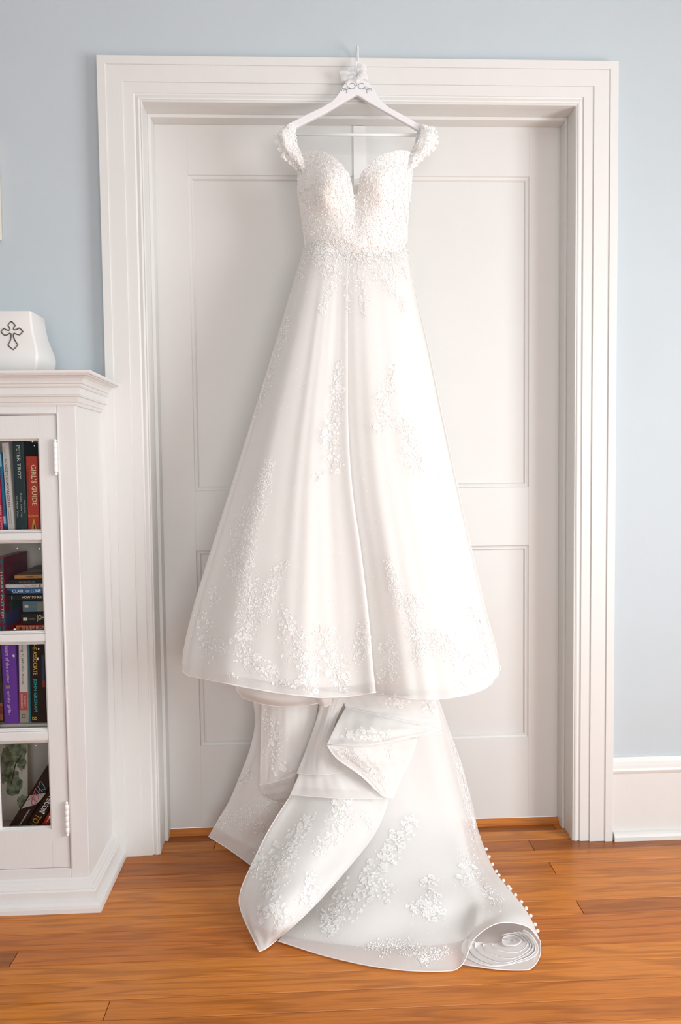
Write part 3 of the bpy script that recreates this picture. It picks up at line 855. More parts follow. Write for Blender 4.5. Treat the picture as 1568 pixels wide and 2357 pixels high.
cr_pts = [(128, 293), (150, 312), (173, 338), (160, 360), (152, 382), (165, 390), (192, 383), (218, 368), (242, 388), (260, 408), (240, 430), (222, 446), (190, 440), (160, 426), (151, 438), (153, 465), (165, 500), (185, 532), (203, 557), (178, 588), (150, 612), (120, 590), (90, 562), (106, 535), (120, 500), (125, 455), (124, 432), (112, 426), (85, 442), (55, 453), (32, 434), (12, 412), (28, 390), (45, 372), (72, 390), (100, 396), (113, 388), (106, 362), (90, 335), (108, 312), (128, 293)]
pts = []
for x, y in cr_pts:
    yy = VC[1] - .06
    for _ in range(4):
        p = at(x / 4.9, 680 + y / 4.9, Y=yy)
        hw = np.interp(p[2] - VZ, [a for a, _ in vprof], [b_ for _, b_ in vprof]); yy = VC[1] - hw - .0004
    pts.append((p[0] - VC[0], p[1] - VC[1], p[2] - VZ))
MB().tube(pts, .0017, 6).build('cross_outline', 'silver', vase, smooth=True)

# picture frame whose corner reaches into the photo at the left edge
pfr = at(2.2, 553, Y=YW - .012)
pf = empty('wall_picture', (pfr[0] - .11, YW - .001, pfr[2]))
tag(pf, 'small white picture frame hanging on the blue wall above the vase', 'picture')
fw, fh = .22, .28
MB().box((-fw / 2, -.016, 0), (fw / 2, -.001, .02)).box((-fw / 2, -.016, fh - .02), (fw / 2, -.001, fh)).box((-fw / 2, -.016, .02), (-fw / 2 + .02, -.001, fh - .02)).box((fw / 2 - .02, -.016, .02), (fw / 2, -.001, fh - .02)).build('frame', mat('cream_frame', rgb(226, 220, 206), .4, noise=.03), pf, bevel=.001)
MB().box((-fw / 2 + .02, -.006, .02), (fw / 2 - .02, -.002, fh - .02)).build('print', mat('pale_print', rgb(214, 216, 210), .6, noise=.2, nscale=20), pf)

# ---------------------------------------------------------------- hook over the door
hk = empty('door_hook', (at(826, 283, Y=YD - .002)[0], YD - .002, 1.80))
tag(hk, 'flat white metal hook strap hung over the top of the door', 'hook')
xa, xb = at(813, 283, Y=YD - .002)[0] - hk.location.x, at(840.5, 283, Y=YD - .002)[0] - hk.location.x
zt = 2.1135
MB().box((xa, -.0025, 0), (xb, 0.0015, zt - 1.80)).build('strap', 'metalwhite', hk, bevel=.0004)
ys_ = [(-.0015, .012), (-.012, .002), (-.022, .004), (-.027, .016), (-.028, .03)]
mb = MB(); mb.loft([[(xa, y, z), (xb, y, z), (xb, y - .002, z - .001), (xa, y - .002, z - .001)] for y, z in ys_])
mb.build('hook_end', 'metalwhite', hk)

# ---------------------------------------------------------------- hanger
YH = -.030
hang = empty('clothes_hanger', tuple(at(821, 310, Y=YH)))
tag(hang, 'white wooden clothes hanger with crystal scrollwork and a tulle bow', 'hanger')
def hpart(mb, name, m, smooth=False, bevel=0.0, kind=None):
    o = mb.build(name, m, None, smooth, bevel); o.parent = hang; o.location = -Vector(hang.location)
    if kind: o['kind'] = kind
    return o
hp = [(821.5, 181), (834, 182.5), (847, 188.4), (855, 196), (860, 203), (868, 218), (876, 230), (894.8, 245.8), (930, 265), (974.5, 290.5), (970, 298), (963.4, 300.5), (900, 264), (850, 236), (826, 220.6), (821.5, 218.4), (816, 220.2), (790, 235), (751, 258.6), (687.6, 290.5), (678, 296), (670, 281), (705, 263.5), (741.8, 245.8), (764, 233), (773, 223), (780, 214), (787, 201), (796, 188.4), (808, 182.5)]
poly = [(p[0], p[2]) for p in (at(x, y, Y=YH - .007) for x, y in hp)]
# split into convex-ish halves by lofting across the arm: use the outline as a prism
hpart(MB().prism(poly[::-1], YH - .007, YH + .006), 'hanger_body', 'hanger', bevel=.0022)
p0, p1 = at(676, 309.5, Y=YH), at(966, 311.5, Y=YH)
hpart(MB().tube([p0, p1], .0045, 12), 'trouser_bar', 'hanger', True)
for s_ in ((678, 296, 676, 312), (966, 299, 967, 314)):
    a, b_ = at(s_[0], s_[1] - 4, Y=YH), at(s_[2], s_[3], Y=YH)
    hpart(MB().tube([a, b_], [.006, .005], 8), 'bar_end', 'hanger', True)
tp = at(821.5, 184, Y=YH); hx = at(824, 150, Y=YH)[0]
hook = [(tp[0], YH, tp[2] - .004), (hx, YH, tp[2] + .03), (hx, YH + .002, H + .012), (hx, YH + .008, H + .022), (hx, YH + .018, H + .0265), (hx, YH + .030, H + .022), (hx, YH + .037, H + .010), (hx, YH + .038, H - .0)]
hook = crspline(np.array(hook), 28)
hpart(MB().tube(hook, .0027, 8), 'hook', 'metalwhite', True)
# bow of gathered tulle at the neck of the hanger
mb = MB()
cb = at(822, 172, Y=YH - .012)
def loop_sheet(dx0, dz0, dx1, dz1, wid, ruff, ph):
    n = 12; P = np.zeros((5, n, 3))
    for j in range(n):
        s = j / (n - 1)
        for i in range(5):
            t_ = (i / 4 - .5) * wid * (.25 + 1.2 * s)
            c_ = np.array([dx0 + (dx1 - dx0) * s, 0, dz0 + (dz1 - dz0) * s])
            nrm = np.array([-(dz1 - dz0), 0, dx1 - dx0]); nrm = nrm / np.linalg.norm(nrm)
            P[i, j] = cb + c_ + nrm * t_ + np.array([0, ruff * math.sin(i * 2.6 + s * 5 + ph) - .004 * math.sin(s * 3), 0])
    mb.grid(P)
loop_sheet(.0, 0, .022, .022, .026, .006, 0); loop_sheet(0, 0, -.045, -.006, .020, .006, 1); loop_sheet(.0, -.004, .012, .030, .022, .005, 2)
loop_sheet(.0, 0, -.018, .006, .024, .006, 3); loop_sheet(0, 0, .026, .006, .026, .005, 4); loop_sheet(0, 0, -.032, -.018, .018, .005, 5); loop_sheet(0, 0, .01, -.016, .02, .004, 6)
hpart(mb, 'tulle_bow', 'ribbon', True)
# crystal scrolls
mb = MB(); rr_ = random.Random(3)
def crystal(px, py, r=.0011):
    p = at(px, py, Y=YH - .0078); mb.sphere(p, r, 6, 4, (1, .6, 1))
for sgn in (-1, 1):
    for k in range(22):
        a = k / 21 * 2 * math.pi * .82 + .4; crystal(821.5 + sgn * (11 + 7.5 * math.cos(a)), 198 + 6.5 * math.sin(a))
    for k in range(14):
        a = k / 13 * math.pi * 1.3 - .3; crystal(821.5 + sgn * (29 + 6 * math.cos(a)), 208 - 6 * math.sin(a) + k * .2)
    for k in range(7): crystal(821.5 + sgn * (17 + k * 2.2), 204 + .6 * k)
    for dx, dy in ((0, 0), (0, -4), (0, 4), (4, 0), (-4, 0)): crystal(821.5 + sgn * (21 + dx * .8), 202 + dy * .8, .0013)
crystal(821.5, 190, .002); crystal(821.5, 196, .0016)
hpart(mb, 'crystal_scroll', 'rhinestone', True)
#@@DRESS
# ---------------------------------------------------------------- the wedding dress
dress = empty('wedding_dress', (.70, -.12, .005))
tag(dress, 'white off-shoulder wedding gown with lace appliques and long train, hung before the door', 'dress')
DLOC = Vector(dress.location)
SURF_V, SURF_F = [], []        # outer cloth surfaces, used to lay the embroidery on


def dpart(mb, name, m, smooth=True, parent=None, label=None, kind=None):
    o = mb.build(name, m, None, smooth)
    o.parent = parent or dress
    if parent is None:
        o.location = -DLOC
    if label: o['label'] = label
    if kind: o['kind'] = kind
    return o


def surf(P):
    r, c = P.shape[:2]; o = len(SURF_V)
    SURF_V.extend(map(tuple, P.reshape(-1, 3)))
    SURF_F.extend([(o + i * c + j, o + i * c + j + 1, o + (i + 1) * c + j + 1, o + (i + 1) * c + j) for i in range(r - 1) for j in range(c - 1)])


def ctrl(rows):
    """rows of (px, py, Y) or (px, py, None) = lying on the floor"""
    out = []
    for r in rows:
        rr = []
        for p in r:
            q = at(p[0], p[1], Z=.005) if p[2] is None else at(p[0], p[1], Y=p[2])
            if q[2] < .005: q = at(p[0], p[1], Z=.005)
            rr.append(q)
        out.append(rr)
    return np.array(out)


def sheet(rows, nu=60, nv=60, wr=.0015, freq=3.0, ph=0.0):
    P = crspline(crspline(ctrl(rows), nv, 0), nu, 1)
    n = normals(P)
    u = np.linspace(0, 1, nu)[None, :]; v = np.linspace(0, 1, nv)[:, None]
    d = wr * (np.sin(2 * math.pi * (freq * u + .7 * v + ph)) * .6 + np.sin(2 * math.pi * (freq * 2.3 * u - 1.1 * v + ph * 2)) * .3 + np.sin(2 * math.pi * (1.7 * v + 2.2 * u * v + ph)) * .5)
    edge = np.minimum(np.minimum(u, 1 - u), np.minimum(v, 1 - v)); w = np.clip(edge / .08, 0, 1)
    P = P + n * (d * w)[:, :, None]
    P[:, :, 2] = np.maximum(P[:, :, 2], .004)
    return P


def away(P, d):
    """copy of a sheet shifted d metres away from the camera side"""
    n = normals(P)
    s = np.sign(np.einsum('ijk,ijk->ij', n, P - CAM))[:, :, None]
    Q = P + n * s * d
    Q[:, :, 2] = np.maximum(Q[:, :, 2], .0025)
    return Q


def cord(P, r=.0012):
    return MB().tube(P, r, 6)


# --- skirt front: a closed bell with a deep fold left of its middle
ROWS = [((706, 545), (806, 550), (935, 545)), ((688, 610), (801, 630), (946, 618)), ((664, 690), (800, 720), (962, 700)), ((628, 810), (800, 850), (987, 808)),
        ((585, 950), (801, 990), (1015, 945)), ((540, 1095), (810, 1130), (1047, 1095)), ((494, 1240), (829, 1270), (1078, 1235)), ((449, 1385), (846, 1420), (1112, 1385)),
        ((424, 1490), (855, 1530), (1138, 1480)), ((420, 1545), (861, 1594), (1148, 1528))]
HL = [(420, 1545), (434, 1555), (470, 1563), (530, 1575), (620, 1592), (680, 1600), (740, 1605), (800, 1603), (861, 1594)]
HR = [(866, 1597), (900, 1603), (950, 1609), (1000, 1610), (1060, 1602), (1105, 1590), (1132, 1572), (1145, 1552), (1148, 1528)]
rows_w = []
nR = len(ROWS) - 1
for i, (L_, F_, R_) in enumerate(ROWS):
    t = i / nR; w = t ** 1.6
    Ys = -.050 - .09 * t + (.010 if i == 0 else 0); Yf = -.104 - .236 * t ** 1.05 + (.010 if i == 0 else 0)
    row = []
    for k, (hx, hy) in enumerate(HL):
        s = (hx - 420) / 441
        base = L_[1] + (F_[1] - L_[1]) * s; hb = 1545 + 49 * s
        p = math.sin(math.pi / 2 * min(1, s / .5)) ** .8 if s < .5 else 1 - .12 * t * (s - .5) / .5
        Y = Ys + (Yf - Ys) * p + .012 * t * math.sin(2 * math.pi * (2.6 * s + .1))
        row.append(at(L_[0] + (F_[0] - L_[0]) * s, base + (hy - hb) * w, Y=Y))
    Ye = Ys + (Yf - Ys) * (1 - .12 * t)
    yb = F_[1]
    row.append(at(F_[0] - 7 * t, yb - 2 * t, Y=Ye + .035 * t))
    row.append(at(F_[0] - 9 * t, yb - 3 * t, Y=Ye + .075 * t))
    for k, (hx, hy) in enumerate(HR):
        s = (hx - 866) / 282
        base = F_[1] + (R_[1] - F_[1]) * s; hb = 1594 + (1528 - 1594) * s
        if s < .45: p = .55 + .45 * math.sin(math.pi / 2 * s / .45)
        else: p = math.cos(math.pi / 2 * (s - .45) / .55) ** .7
        p = p * t + (1 - t) * max(0.0, math.cos(math.pi / 2 * s)) ** .8 if t < 1 else p
        Y = Ys + (Yf + .015 * t - Ys) * p + .010 * t * math.sin(2 * math.pi * (2.2 * s + .3))
        x0 = F_[0] + 5 * t
        row.append(at(x0 + (R_[0] - x0) * s, base + (hy - hb) * w, Y=Y))
    a, b_ = row[0].copy(), row[-1].copy()
    Yk = -.015 + .075 * t
    z = (a[2] + b_[2]) / 2
    for s in (.06, .3, .6, .94):
        q = b_ + (a - b_) * s
        row.append(np.array([q[0], Yk if .1 < s < .9 else (Yk + Ys) / 2, z + (b_[2] - z) * (1 - s) + (a[2] - z) * s]))
    row.append(row[0].copy())
    rows_w.append(row)
SK = crspline(crspline(np.array(rows_w), 110, 0), 190, 1)
NF = int(190 * (len(HL) + 2 + len(HR)) / (len(rows_w[0])))   # columns that belong to the front
u = np.linspace(0, 1, 190)[None, :]; v = np.linspace(0, 1, 110)[:, None]
nrm = normals(SK)
SK = SK + nrm * (.0025 * (v ** 1.2) * (np.sin(2 * math.pi * 17 * u + 3 * v) + .6 * np.sin(2 * math.pi * 29 * u - 2 * v)) * np.clip(np.minimum(u, 1 - u) / .02, 0, 1))[:, :, None]
SK[:, -1] = SK[:, 0]
skirt = dpart(MB().grid(SK), 'skirt', 'tulle', label='white glitter tulle overskirt')
surf(SK[:, :NF])
uu = np.arange(190) / (NF - 1)
wf = np.where(uu <= 1, np.clip(np.minimum(uu, 1 - uu) / .06, 0, 1) * .014, -.004 * np.clip((uu - 1) / .05, 0, 1))
wf = wf[None, :] * np.clip(np.linspace(0, 1, 110) / .15, .15, 1)[:, None]
LN = SK + np.stack([np.zeros_like(wf), wf, np.zeros_like(wf)], 2)
dpart(MB().grid(LN[:106]), 'skirt_lining', 'lining')
dpart(cord(SK[-1], .0019), 'hem_cord', 'cord', parent=skirt)

# --- bodice
NECK = [(686, 358), (702, 351), (722, 347), (742, 349), (762, 357), (780, 372), (796, 390), (806, 408), (813, 445), (818, 474), (823, 445), (830, 404), (843, 386), (862, 368), (886, 354), (910, 347), (930, 346), (945, 351), (950, 360)]
n_ = len(NECK)
brow = []
for r, t in enumerate((0, .08, .22, .4, .6, .8, 1.0)):
    row = []
    for k, (hx, hy) in enumerate(NECK):
        s = k / (n_ - 1)
        lx = np.interp(t, [0, .3, .6, 1], [686, 683, 693, 704]); rx = np.interp(t, [0, .3, .6, 1], [950, 948, 940, 937])
        wx = lx + (rx - lx) * s
        q = (t / .35) if t < .35 else 1
        px = hx * (1 - q) + wx * q if t < .35 else wx
        py = hy + (588 - hy) * t
        side = (1 - abs(2 * s - 1) ** 2.2)
        cups = math.exp(-((s - .24) / .15) ** 2) + math.exp(-((s - .76) / .15) ** 2)
        hgt = (350 + 222 * t)
        cz = math.exp(-((py - 420) / 62) ** 2)
        valley = math.exp(-((s - .5) / .07) ** 2) * math.exp(-((py - 455) / 70) ** 2)
        Y = -.052 - .062 * side ** .8 - .042 * cups * cz + .014 * valley
        row.append(at(px, py, Y=Y + (.014 if t == 1.0 else 0)))
    brow.append(row)
BO = crspline(crspline(np.array(brow), 60, 0), 120, 1)
bod = dpart(MB().grid(BO), 'bodice', 'bodice', label='ivory beaded lace bodice with sweetheart neckline')
surf(BO)
MBK = MB()
bk = [[(686, 420, -.05), (720, 420, -.03), (818, 425, -.022), (910, 420, -.03), (949, 420, -.05)], [(692, 480, -.053), (730, 480, -.03), (818, 480, -.022), (905, 480, -.03), (944, 480, -.053)], [(704, 572, -.054), (740, 572, -.03), (818, 572, -.022), (900, 572, -.03), (937, 572, -.054)]]
dpart(MBK.grid(crspline(crspline(ctrl(bk), 12, 0), 24, 1)), 'bodice_back', 'lining')
ins = [[(807, 410, -.098), (818, 412, -.100), (830, 408, -.098)], [(811, 440, -.098), (818, 440, -.1), (825, 440, -.098)], [(814, 480, -.098), (818, 482, -.1), (822, 480, -.098)]]
dpart(MB().grid(crspline(crspline(ctrl(ins), 12, 0), 8, 1)), 'neckline_insert', 'veil')

# --- cap sleeves hooked over the hanger ends
def sleeve(rows, ph):
    P = sheet(rows, 20, 36, .002, 2.0, ph)
    o = dpart(MB().grid(P), 'cap_sleeve', 'lace', label='beaded lace off-shoulder cap sleeve')
    surf(P)
    return P
SLL = sleeve([[(680, 297, -.020), (673, 283, -.044), (661, 287, -.048), (652, 294, -.020)], [(681, 314, -.036), (668, 303, -.060), (650, 304, -.066), (637, 312, -.040)], [(684, 332, -.052), (672, 328, -.074), (656, 330, -.078), (643, 332, -.058)],
              [(690, 348, -.062), (680, 348, -.080), (666, 352, -.082), (653, 357, -.068)], [(697, 362, -.070), (690, 364, -.084), (680, 368, -.082), (668, 368, -.072)], [(705, 385, -.075), (699, 388, -.082), (692, 390, -.080), (685, 386, -.072)]], .1)
SLR = sleeve([[(962, 300, -.020), (971, 286, -.044), (983, 289, -.048), (992, 297, -.020)], [(959, 316, -.036), (973, 305, -.060), (991, 305, -.066), (1005, 314, -.040)], [(954, 334, -.052), (967, 330, -.074), (986, 331, -.078), (1001, 334, -.058)],
              [(947, 349, -.062), (958, 350, -.080), (974, 350, -.082), (988, 350, -.068)], [(941, 362, -.070), (949, 364, -.084), (960, 364, -.082), (972, 362, -.072)], [(934, 388, -.075), (940, 390, -.082), (946, 388, -.080), (951, 382, -.072)]], .6)

# --- train
def panel(rows, name, nu=60, nv=60, m='sheer', lining=None, wr=.0015, freq=3.0, ph=0.0, cords=(), lay=True, label=None):
    P = sheet(rows, nu, nv, wr, freq, ph)
    o = dpart(MB().grid(P), name, m, label=label)
    if lay: surf(P)
    if lining:
        Q = away(P, .006)
        c0, c1, r1 = lining
        dpart(MB().grid(Q[:int(nv * r1), int(nu * c0):int(nu * c1)]), 'train_lining', 'lining')
    for c in cords:
        e = {'b': P[-1], 't': P[0], 'l': P[:, 0], 'r': P[:, -1]}[c]
        dpart(cord(e), 'hem_cord', 'cord', parent=o)
    return P

TA = panel([[(575, 1570, -.03), (650, 1575, -.07), (740, 1580, -.05)], [(587, 1655, -.03), (640, 1660, -.075), (725, 1660, -.06)], [(576, 1720, -.03), (630, 1730, -.08), (705, 1740, -.07)], [(556, 1775, -.02), (610, 1790, -.08), (690, 1810, -.08)],
            [(528, 1842, -.00), (590, 1870, -.07), (670, 1880, -.09)], [(500, 1890, .015), (560, 1925, -.04), (645, 1945, -.10)], [(480, 1925, .03), (530, 1957, -.02), (578, 1992, None)]], 'train_panel', 50, 80, lining=(0, 1, .90), cords='b', ph=.2, label='left tail of the train')
panel([[(603, 1590, -.09), (660, 1595, -.12), (735, 1600, -.10)], [(601, 1680, -.095), (655, 1690, -.125), (722, 1690, -.115)], [(599, 1750, -.10), (645, 1755, -.125), (700, 1762, -.12)], [(597, 1808, -.10), (632, 1800, -.12), (680, 1785, -.12)]], 'train_flap', 30, 50, lining=(0, 1, .82), cords='b', ph=.5)
panel([[(597, 1808, -.10), (632, 1800, -.12), (680, 1785, -.12)], [(600, 1824, -.095), (632, 1828, -.105), (675, 1828, -.11)], [(608, 1834, -.085), (636, 1846, -.09), (668, 1854, -.10)]], 'train_flap', 24, 20, m='tulle', cords='b', lay=False)
panel([[(552, 1555, -.14), (600, 1570, -.16), (670, 1585, -.16), (745, 1590, -.15)], [(545, 1585, -.14), (598, 1604, -.175), (665, 1612, -.17), (742, 1608, -.15)], [(558, 1606, -.12), (606, 1621, -.145), (668, 1627, -.15), (742, 1618, -.14)]], 'train_ruffle', 50, 20, cords='bl', lay=False, wr=.0005)
panel([[(722, 1585, -.17), (740, 1590, -.19), (765, 1592, -.18)], [(724, 1606, -.17), (742, 1614, -.195), (764, 1612, -.18)], [(730, 1616, -.165), (745, 1627, -.18), (763, 1620, -.175)]], 'train_ruffle', 20, 14, cords='b', lay=False, wr=.0003)
# main train on the floor
def trow(xs, ys, Ys):
    ys = ys if hasattr(ys, '__len__') else [ys] * 8
    return list(zip(xs, ys, Ys))
TE = panel([trow((760, 850, 930, 970, 985, 995, 1002, 1006), (1585, 1592, 1598, 1599, 1599, 1598, 1597, 1597), (-.06, -.075, -.07, -.06, -.05, -.04, -.03, -.02)),
            trow((790, 870, 940, 985, 1005, 1018, 1027, 1032), (1680, 1680, 1680, 1678, 1676, 1674, 1673, 1672), (-.075, -.095, -.09, -.08, -.065, -.05, -.035, -.02)),
            trow((800, 880, 950, 1000, 1025, 1043, 1055, 1063), 1760, (-.09, -.115, -.11, -.10, -.08, -.06, -.045, -.025)),
            trow((780, 870, 955, 1015, 1045, 1065, 1078, 1087), 1848, (-.12, -.15, -.14, -.125, -.105, -.085, -.065, -.04)),
            trow((760, 870, 970, 1035, 1065, 1085, 1097, 1104), 1920, (-.18, -.215, -.20, -.175, -.15, -.125, -.10, -.07)),
            trow((720, 850, 960, 1050, 1085, 1112, 1130, 1142), (2030, 2020, 2015, 2008, 2005, 2003, 2005, 2010), (-.28, -.33, -.32, -.295, -.275, -.25, -.215, -.17)),
            trow((690, 840, 970, 1060, 1105, 1145, 1178, 1200), (2095, 2085, 2078, 2075, 2068, 2062, 2066, 2080), (-.34, -.40, -.41, -.40, -.385, -.36, -.325, -.28)),
            trow((660, 800, 940, 1055, 1100, 1148, 1195, 1224), (2140, 2150, 2150, 2140, 2110, 2092, 2096, 2118), (-.40, -.455, -.475, -.475, -.475, -.455, -.42, -.375)),
            trow((640, 760, 900, 1046, 1093, 1148, 1212, 1244), (2166, 2203, 2230, 2233, 2160, 2125, 2132, 2166), (None, None, None, None, -.54, -.53, -.505, -.485))],
           'train_panel', 130, 130, lining=(0, .62, .92), cords='b', ph=.8, wr=.004, freq=2.0, label='wide main sweep of the train on the floor')
panel([[(1142, 2010, -.17), (1150, 2024, None), (1146, 2030, None), (1120, 2035, None), (1100, 2040, None), (1080, 2045, None)], [(1200, 2080, -.28), (1206, 2098, None), (1198, 2108, None), (1170, 2112, None), (1130, 2115, None), (1090, 2115, None)],
       [(1224, 2118, -.375), (1230, 2142, -.39), (1222, 2162, None), (1190, 2168, None), (1140, 2168, None), (1080, 2165, None)], [(1244, 2166, -.485), (1243, 2200, -.53), (1224, 2228, None), (1195, 2233, None), (1137, 2230, None), (1060, 2219, None)]],
      'train_roll', 60, 40, cords='b', ph=.1, wr=.0005, label='edge of the train rolled under')
RK = [((1124, 2058), -.27, 57, 47), ((1139, 2120), -.39, 75, 52), ((1150, 2175), -.505, 90, 50)]
def roll_ring(c, Y, rx, ry, a0, a1, n, f=1.0, sh=(0, 0), wob=0.0):
    out = []
    for a in np.linspace(a0, a1, n):
        g = f * (1 + wob * math.sin(3 * a + 9 * f) + wob * .6 * math.sin(5 * a + 4 * f))
        px = c[0] + sh[0] + rx * g * math.cos(a); py = c[1] + sh[1] - ry * g * math.sin(a)
        q = at(px, py, Y=Y + .02 * math.sin(a))
        if q[2] < .007: q = at(px, py, Z=.007)
        out.append(q)
    return out
LAY = [(.97, (0, 1), -200, 50, .003), (.86, (3, 3), -198, 45, .006), (.74, (9, 2), -192, 60, .010), (.60, (17, 0), -185, 75, .014), (.44, (24, -4), -175, 120, .018), (.24, (27, -10), -200, 150, .020), (.05, (28, -10), -200, 150, .03)]
for A_, B_ in zip(LAY[:-1], LAY[1:]):
    c, Y, rx, ry = RK[2]
    rg = [roll_ring(c, Y + A_[4] + dy, rx, ry, math.radians(A_[2]), math.radians(A_[3]), 50, A_[0] * (1 - q) + B_[0] * .96 * q, (A_[1][0] * (1 - q) + B_[1][0] * q, A_[1][1] * (1 - q) + B_[1][1] * q), .04) for q, dy in ((1, .04), (.75, .022), (.35, .006), (0, 0))]
    Q = crspline(np.array(rg), 14, 0)
    q_ = dpart(MB().grid(Q), 'roll_layer', 'roll'); dpart(cord(Q[-1], .0009), 'hem_cord', 'cord', parent=q_)
# tongue folded over the main sweep
TD = panel([[(690, 1790, -.14), (790, 1795, -.18), (890, 1785, -.15)], [(668, 1832, -.16), (775, 1845, -.215), (895, 1840, -.175)], [(622, 1905, -.21), (735, 1928, -.28), (862, 1922, -.245)], [(577, 1995, -.28), (682, 2010, -.36), (788, 2015, -.335)],
            [(553, 2055, -.32), (642, 2075, -.42), (725, 2085, -.40)], [(556, 2100, -.36), (622, 2132, -.45), (676, 2132, -.445)], [(597, 2190, None), (614, 2182, None), (638, 2163, None)]], 'train_panel', 60, 100, lining=(0.02, .97, .87), cords='bl', ph=.35, wr=.003, freq=1.5, label='tongue of train folded over the main sweep')
# cascade of ruffled hem
panel([[(742, 1590, -.13), (775, 1595, -.15), (800, 1600, -.14)], [(730, 1650, -.14), (756, 1660, -.16), (772, 1660, -.15)], [(708, 1716, -.15), (738, 1722, -.175), (760, 1722, -.17)], [(683, 1780, -.165), (735, 1784, -.195), (784, 1778, -.19)]], 'train_ruffle', 26, 50, cords='br', lay=False, m='sheer', lining=(0, 1, .9))
panel([[(705, 1730, -.15), (755, 1730, -.17), (800, 1735, -.17)], [(690, 1778, -.165), (762, 1778, -.19), (835, 1785, -.185)], [(668, 1829, -.18), (770, 1837, -.215), (880, 1838, -.205)]], 'train_ruffle', 50, 30, cords='b', lay=False, lining=(0, 1, .85))
panel([[(753, 1716, -.225), (840, 1712, -.215), (962, 1701, -.15)], [(776, 1746, -.225), (850, 1748, -.22), (948, 1745, -.155)], [(830, 1785, -.22), (875, 1785, -.205), (928, 1785, -.17)], [(881, 1833, -.21), (892, 1836, -.20), (906, 1838, -.19)]], 'train_ruffle', 50, 40, cords='l', lining=(0, 1, .9))
panel([[(796, 1628, -.15), (900, 1652, -.17), (1018, 1679, -.14)], [(774, 1668, -.19), (880, 1685, -.21), (1010, 1683, -.145)], [(753, 1713, -.225), (860, 1714, -.225), (1018, 1682, -.142)]], 'train_ruffle', 60, 30, cords='bt', lining=(0, .9, .85))
panel([[(790, 1590, -.13), (900, 1600, -.14), (1000, 1600, -.10)], [(792, 1615, -.14), (905, 1635, -.15), (1012, 1650, -.115)], [(796, 1630, -.145), (900, 1653, -.16), (1018, 1679, -.13)]], 'train_ruffle', 50, 20, lining=(0, 1, 1))

# --- covered buttons down the back seam
BT = [(1117, 1957), (1126, 1973), (1134, 1993), (1142, 2008), (1151, 2017), (1160, 2029), (1168, 2040), (1176, 2049), (1187, 2062), (1198, 2077), (1207, 2093), (1218, 2110), (1229, 2128), (1238, 2144)]
bme = MB().sphere((0, 0, 0), .0045, 12, 8)
me0 = bpy.data.meshes.new('covered_button'); me0.from_pydata(bme.v, [], bme.f); me0.materials.append(M['button']); me0.polygons.foreach_set('use_smooth', [True] * len(me0.polygons)); me0.update()
for px, py in BT:
    ed = TE[:, -1]; dd = ed - CAM; dep = dd @ FWD
    pyy = IMG_H / 2 - F_PX * (dd @ UPV) / dep
    q = ed[int(np.argmin(abs(pyy - py)))]
    p = q + np.array([.0025, -.001, .002])
    o = bpy.data.objects.new('covered_button', me0); COL.objects.link(o); o.parent = dress; o.location = Vector(p) - DLOC

# ---------------------------------------------------------------- embroidery laid on the cloth
BVH = BVHTree.FromPolygons(SURF_V, SURF_F)
CAMV = Vector(CAM)


def hit(px, py):
    d = Vector(ray(px, py))
    loc, n, i, dist = BVH.ray_cast(CAMV, d)
    if loc is None: return None
    if n.dot(d) > 0: n = -n
    return loc, n


def conform(mb, loc, n, verts, faces, rot, lift=.0004, free=False):
    t = n.cross(Vector((0, 0, 1)))
    if t.length < .1: t = n.cross(Vector((1, 0, 0)))
    t.normalize(); b_ = n.cross(t)
    ca, sa = math.cos(rot), math.sin(rot)
    out = []
    for a, c, h in verts:
        q = loc + t * (a * ca - c * sa) + b_ * (a * sa + c * ca)
        l2, n2, _, dist = BVH.find_nearest(q)
        if not free and l2 is not None and dist < .012:
            if n2.dot(n) < 0: n2 = -n2
            q = l2 + n * (h + lift)
        else:
            q = q + n * (h + lift)
        out.append(tuple(q))
    mb.add(out, faces)


def petal(L, w, a, h=.0008):
    """leaf shape of length L leaving the origin at angle a, rim raised"""
    pr = [(.08, 0, 0), (.4, .85, 1), (.75, .95, 1), (1.0, 0, 1), (.75, -.95, 1), (.4, -.85, 1), (.5, 0, .35), (.78, 0, .3)]
    ca, sa = math.cos(a), math.sin(a)
    vs = [(L * x * ca - w * y * sa, L * x * sa + w * y * ca, h * z) for x, y, z in pr]
    return vs, [(0, 6, 1), (1, 6, 7, 2), (2, 7, 3), (3, 7, 4), (4, 7, 6, 5), (5, 6, 0)]


def flower(r):
    vs, fs = [], []
    for k in range(5):
        pv, pf = petal(r * random.uniform(.85, 1.1), r * .50, 2 * math.pi * k / 5 + random.uniform(-.15, .15), .0010)
        o = len(vs); vs += pv; fs += [tuple(i + o for i in f) for f in pf]
    for k in range(4):
        pv, pf = petal(r * .5, r * .25, 2 * math.pi * k / 4 + .3, .0016)
        o = len(vs); vs += pv; fs += [tuple(i + o for i in f) for f in pf]
    return vs, fs


OCT = [(1, 0, 0), (0, 1, 0), (-1, 0, 0), (0, -1, 0), (0, 0, 1), (0, 0, -1)]
OCF = [(0, 1, 4), (1, 2, 4), (2, 3, 4), (3, 0, 4), (1, 0, 5), (2, 1, 5), (3, 2, 5), (0, 3, 5)]


def bead(mb, loc, n, r, lift=.0008):
    a = random.uniform(0, 1.5); b_ = random.uniform(-.5, .5)
    ca, sa = math.cos(a), math.sin(a)
    c = loc + n * lift
    mb.add([(c[0] + r * (x * ca - y * sa), c[1] + r * (y * ca + x * sa) * 1.0, c[2] + r * (z + b_ * x)) for x, y, z in OCT], OCF)


def along(path, n):
    P = np.array(path, float); d = np.r_[0, np.cumsum(np.hypot(*np.diff(P[:, :2], axis=0).T))]
    out = []
    for s in np.linspace(0, d[-1], n):
        out.append([np.interp(s, d, P[:, k]) for k in range(3)])
    return out


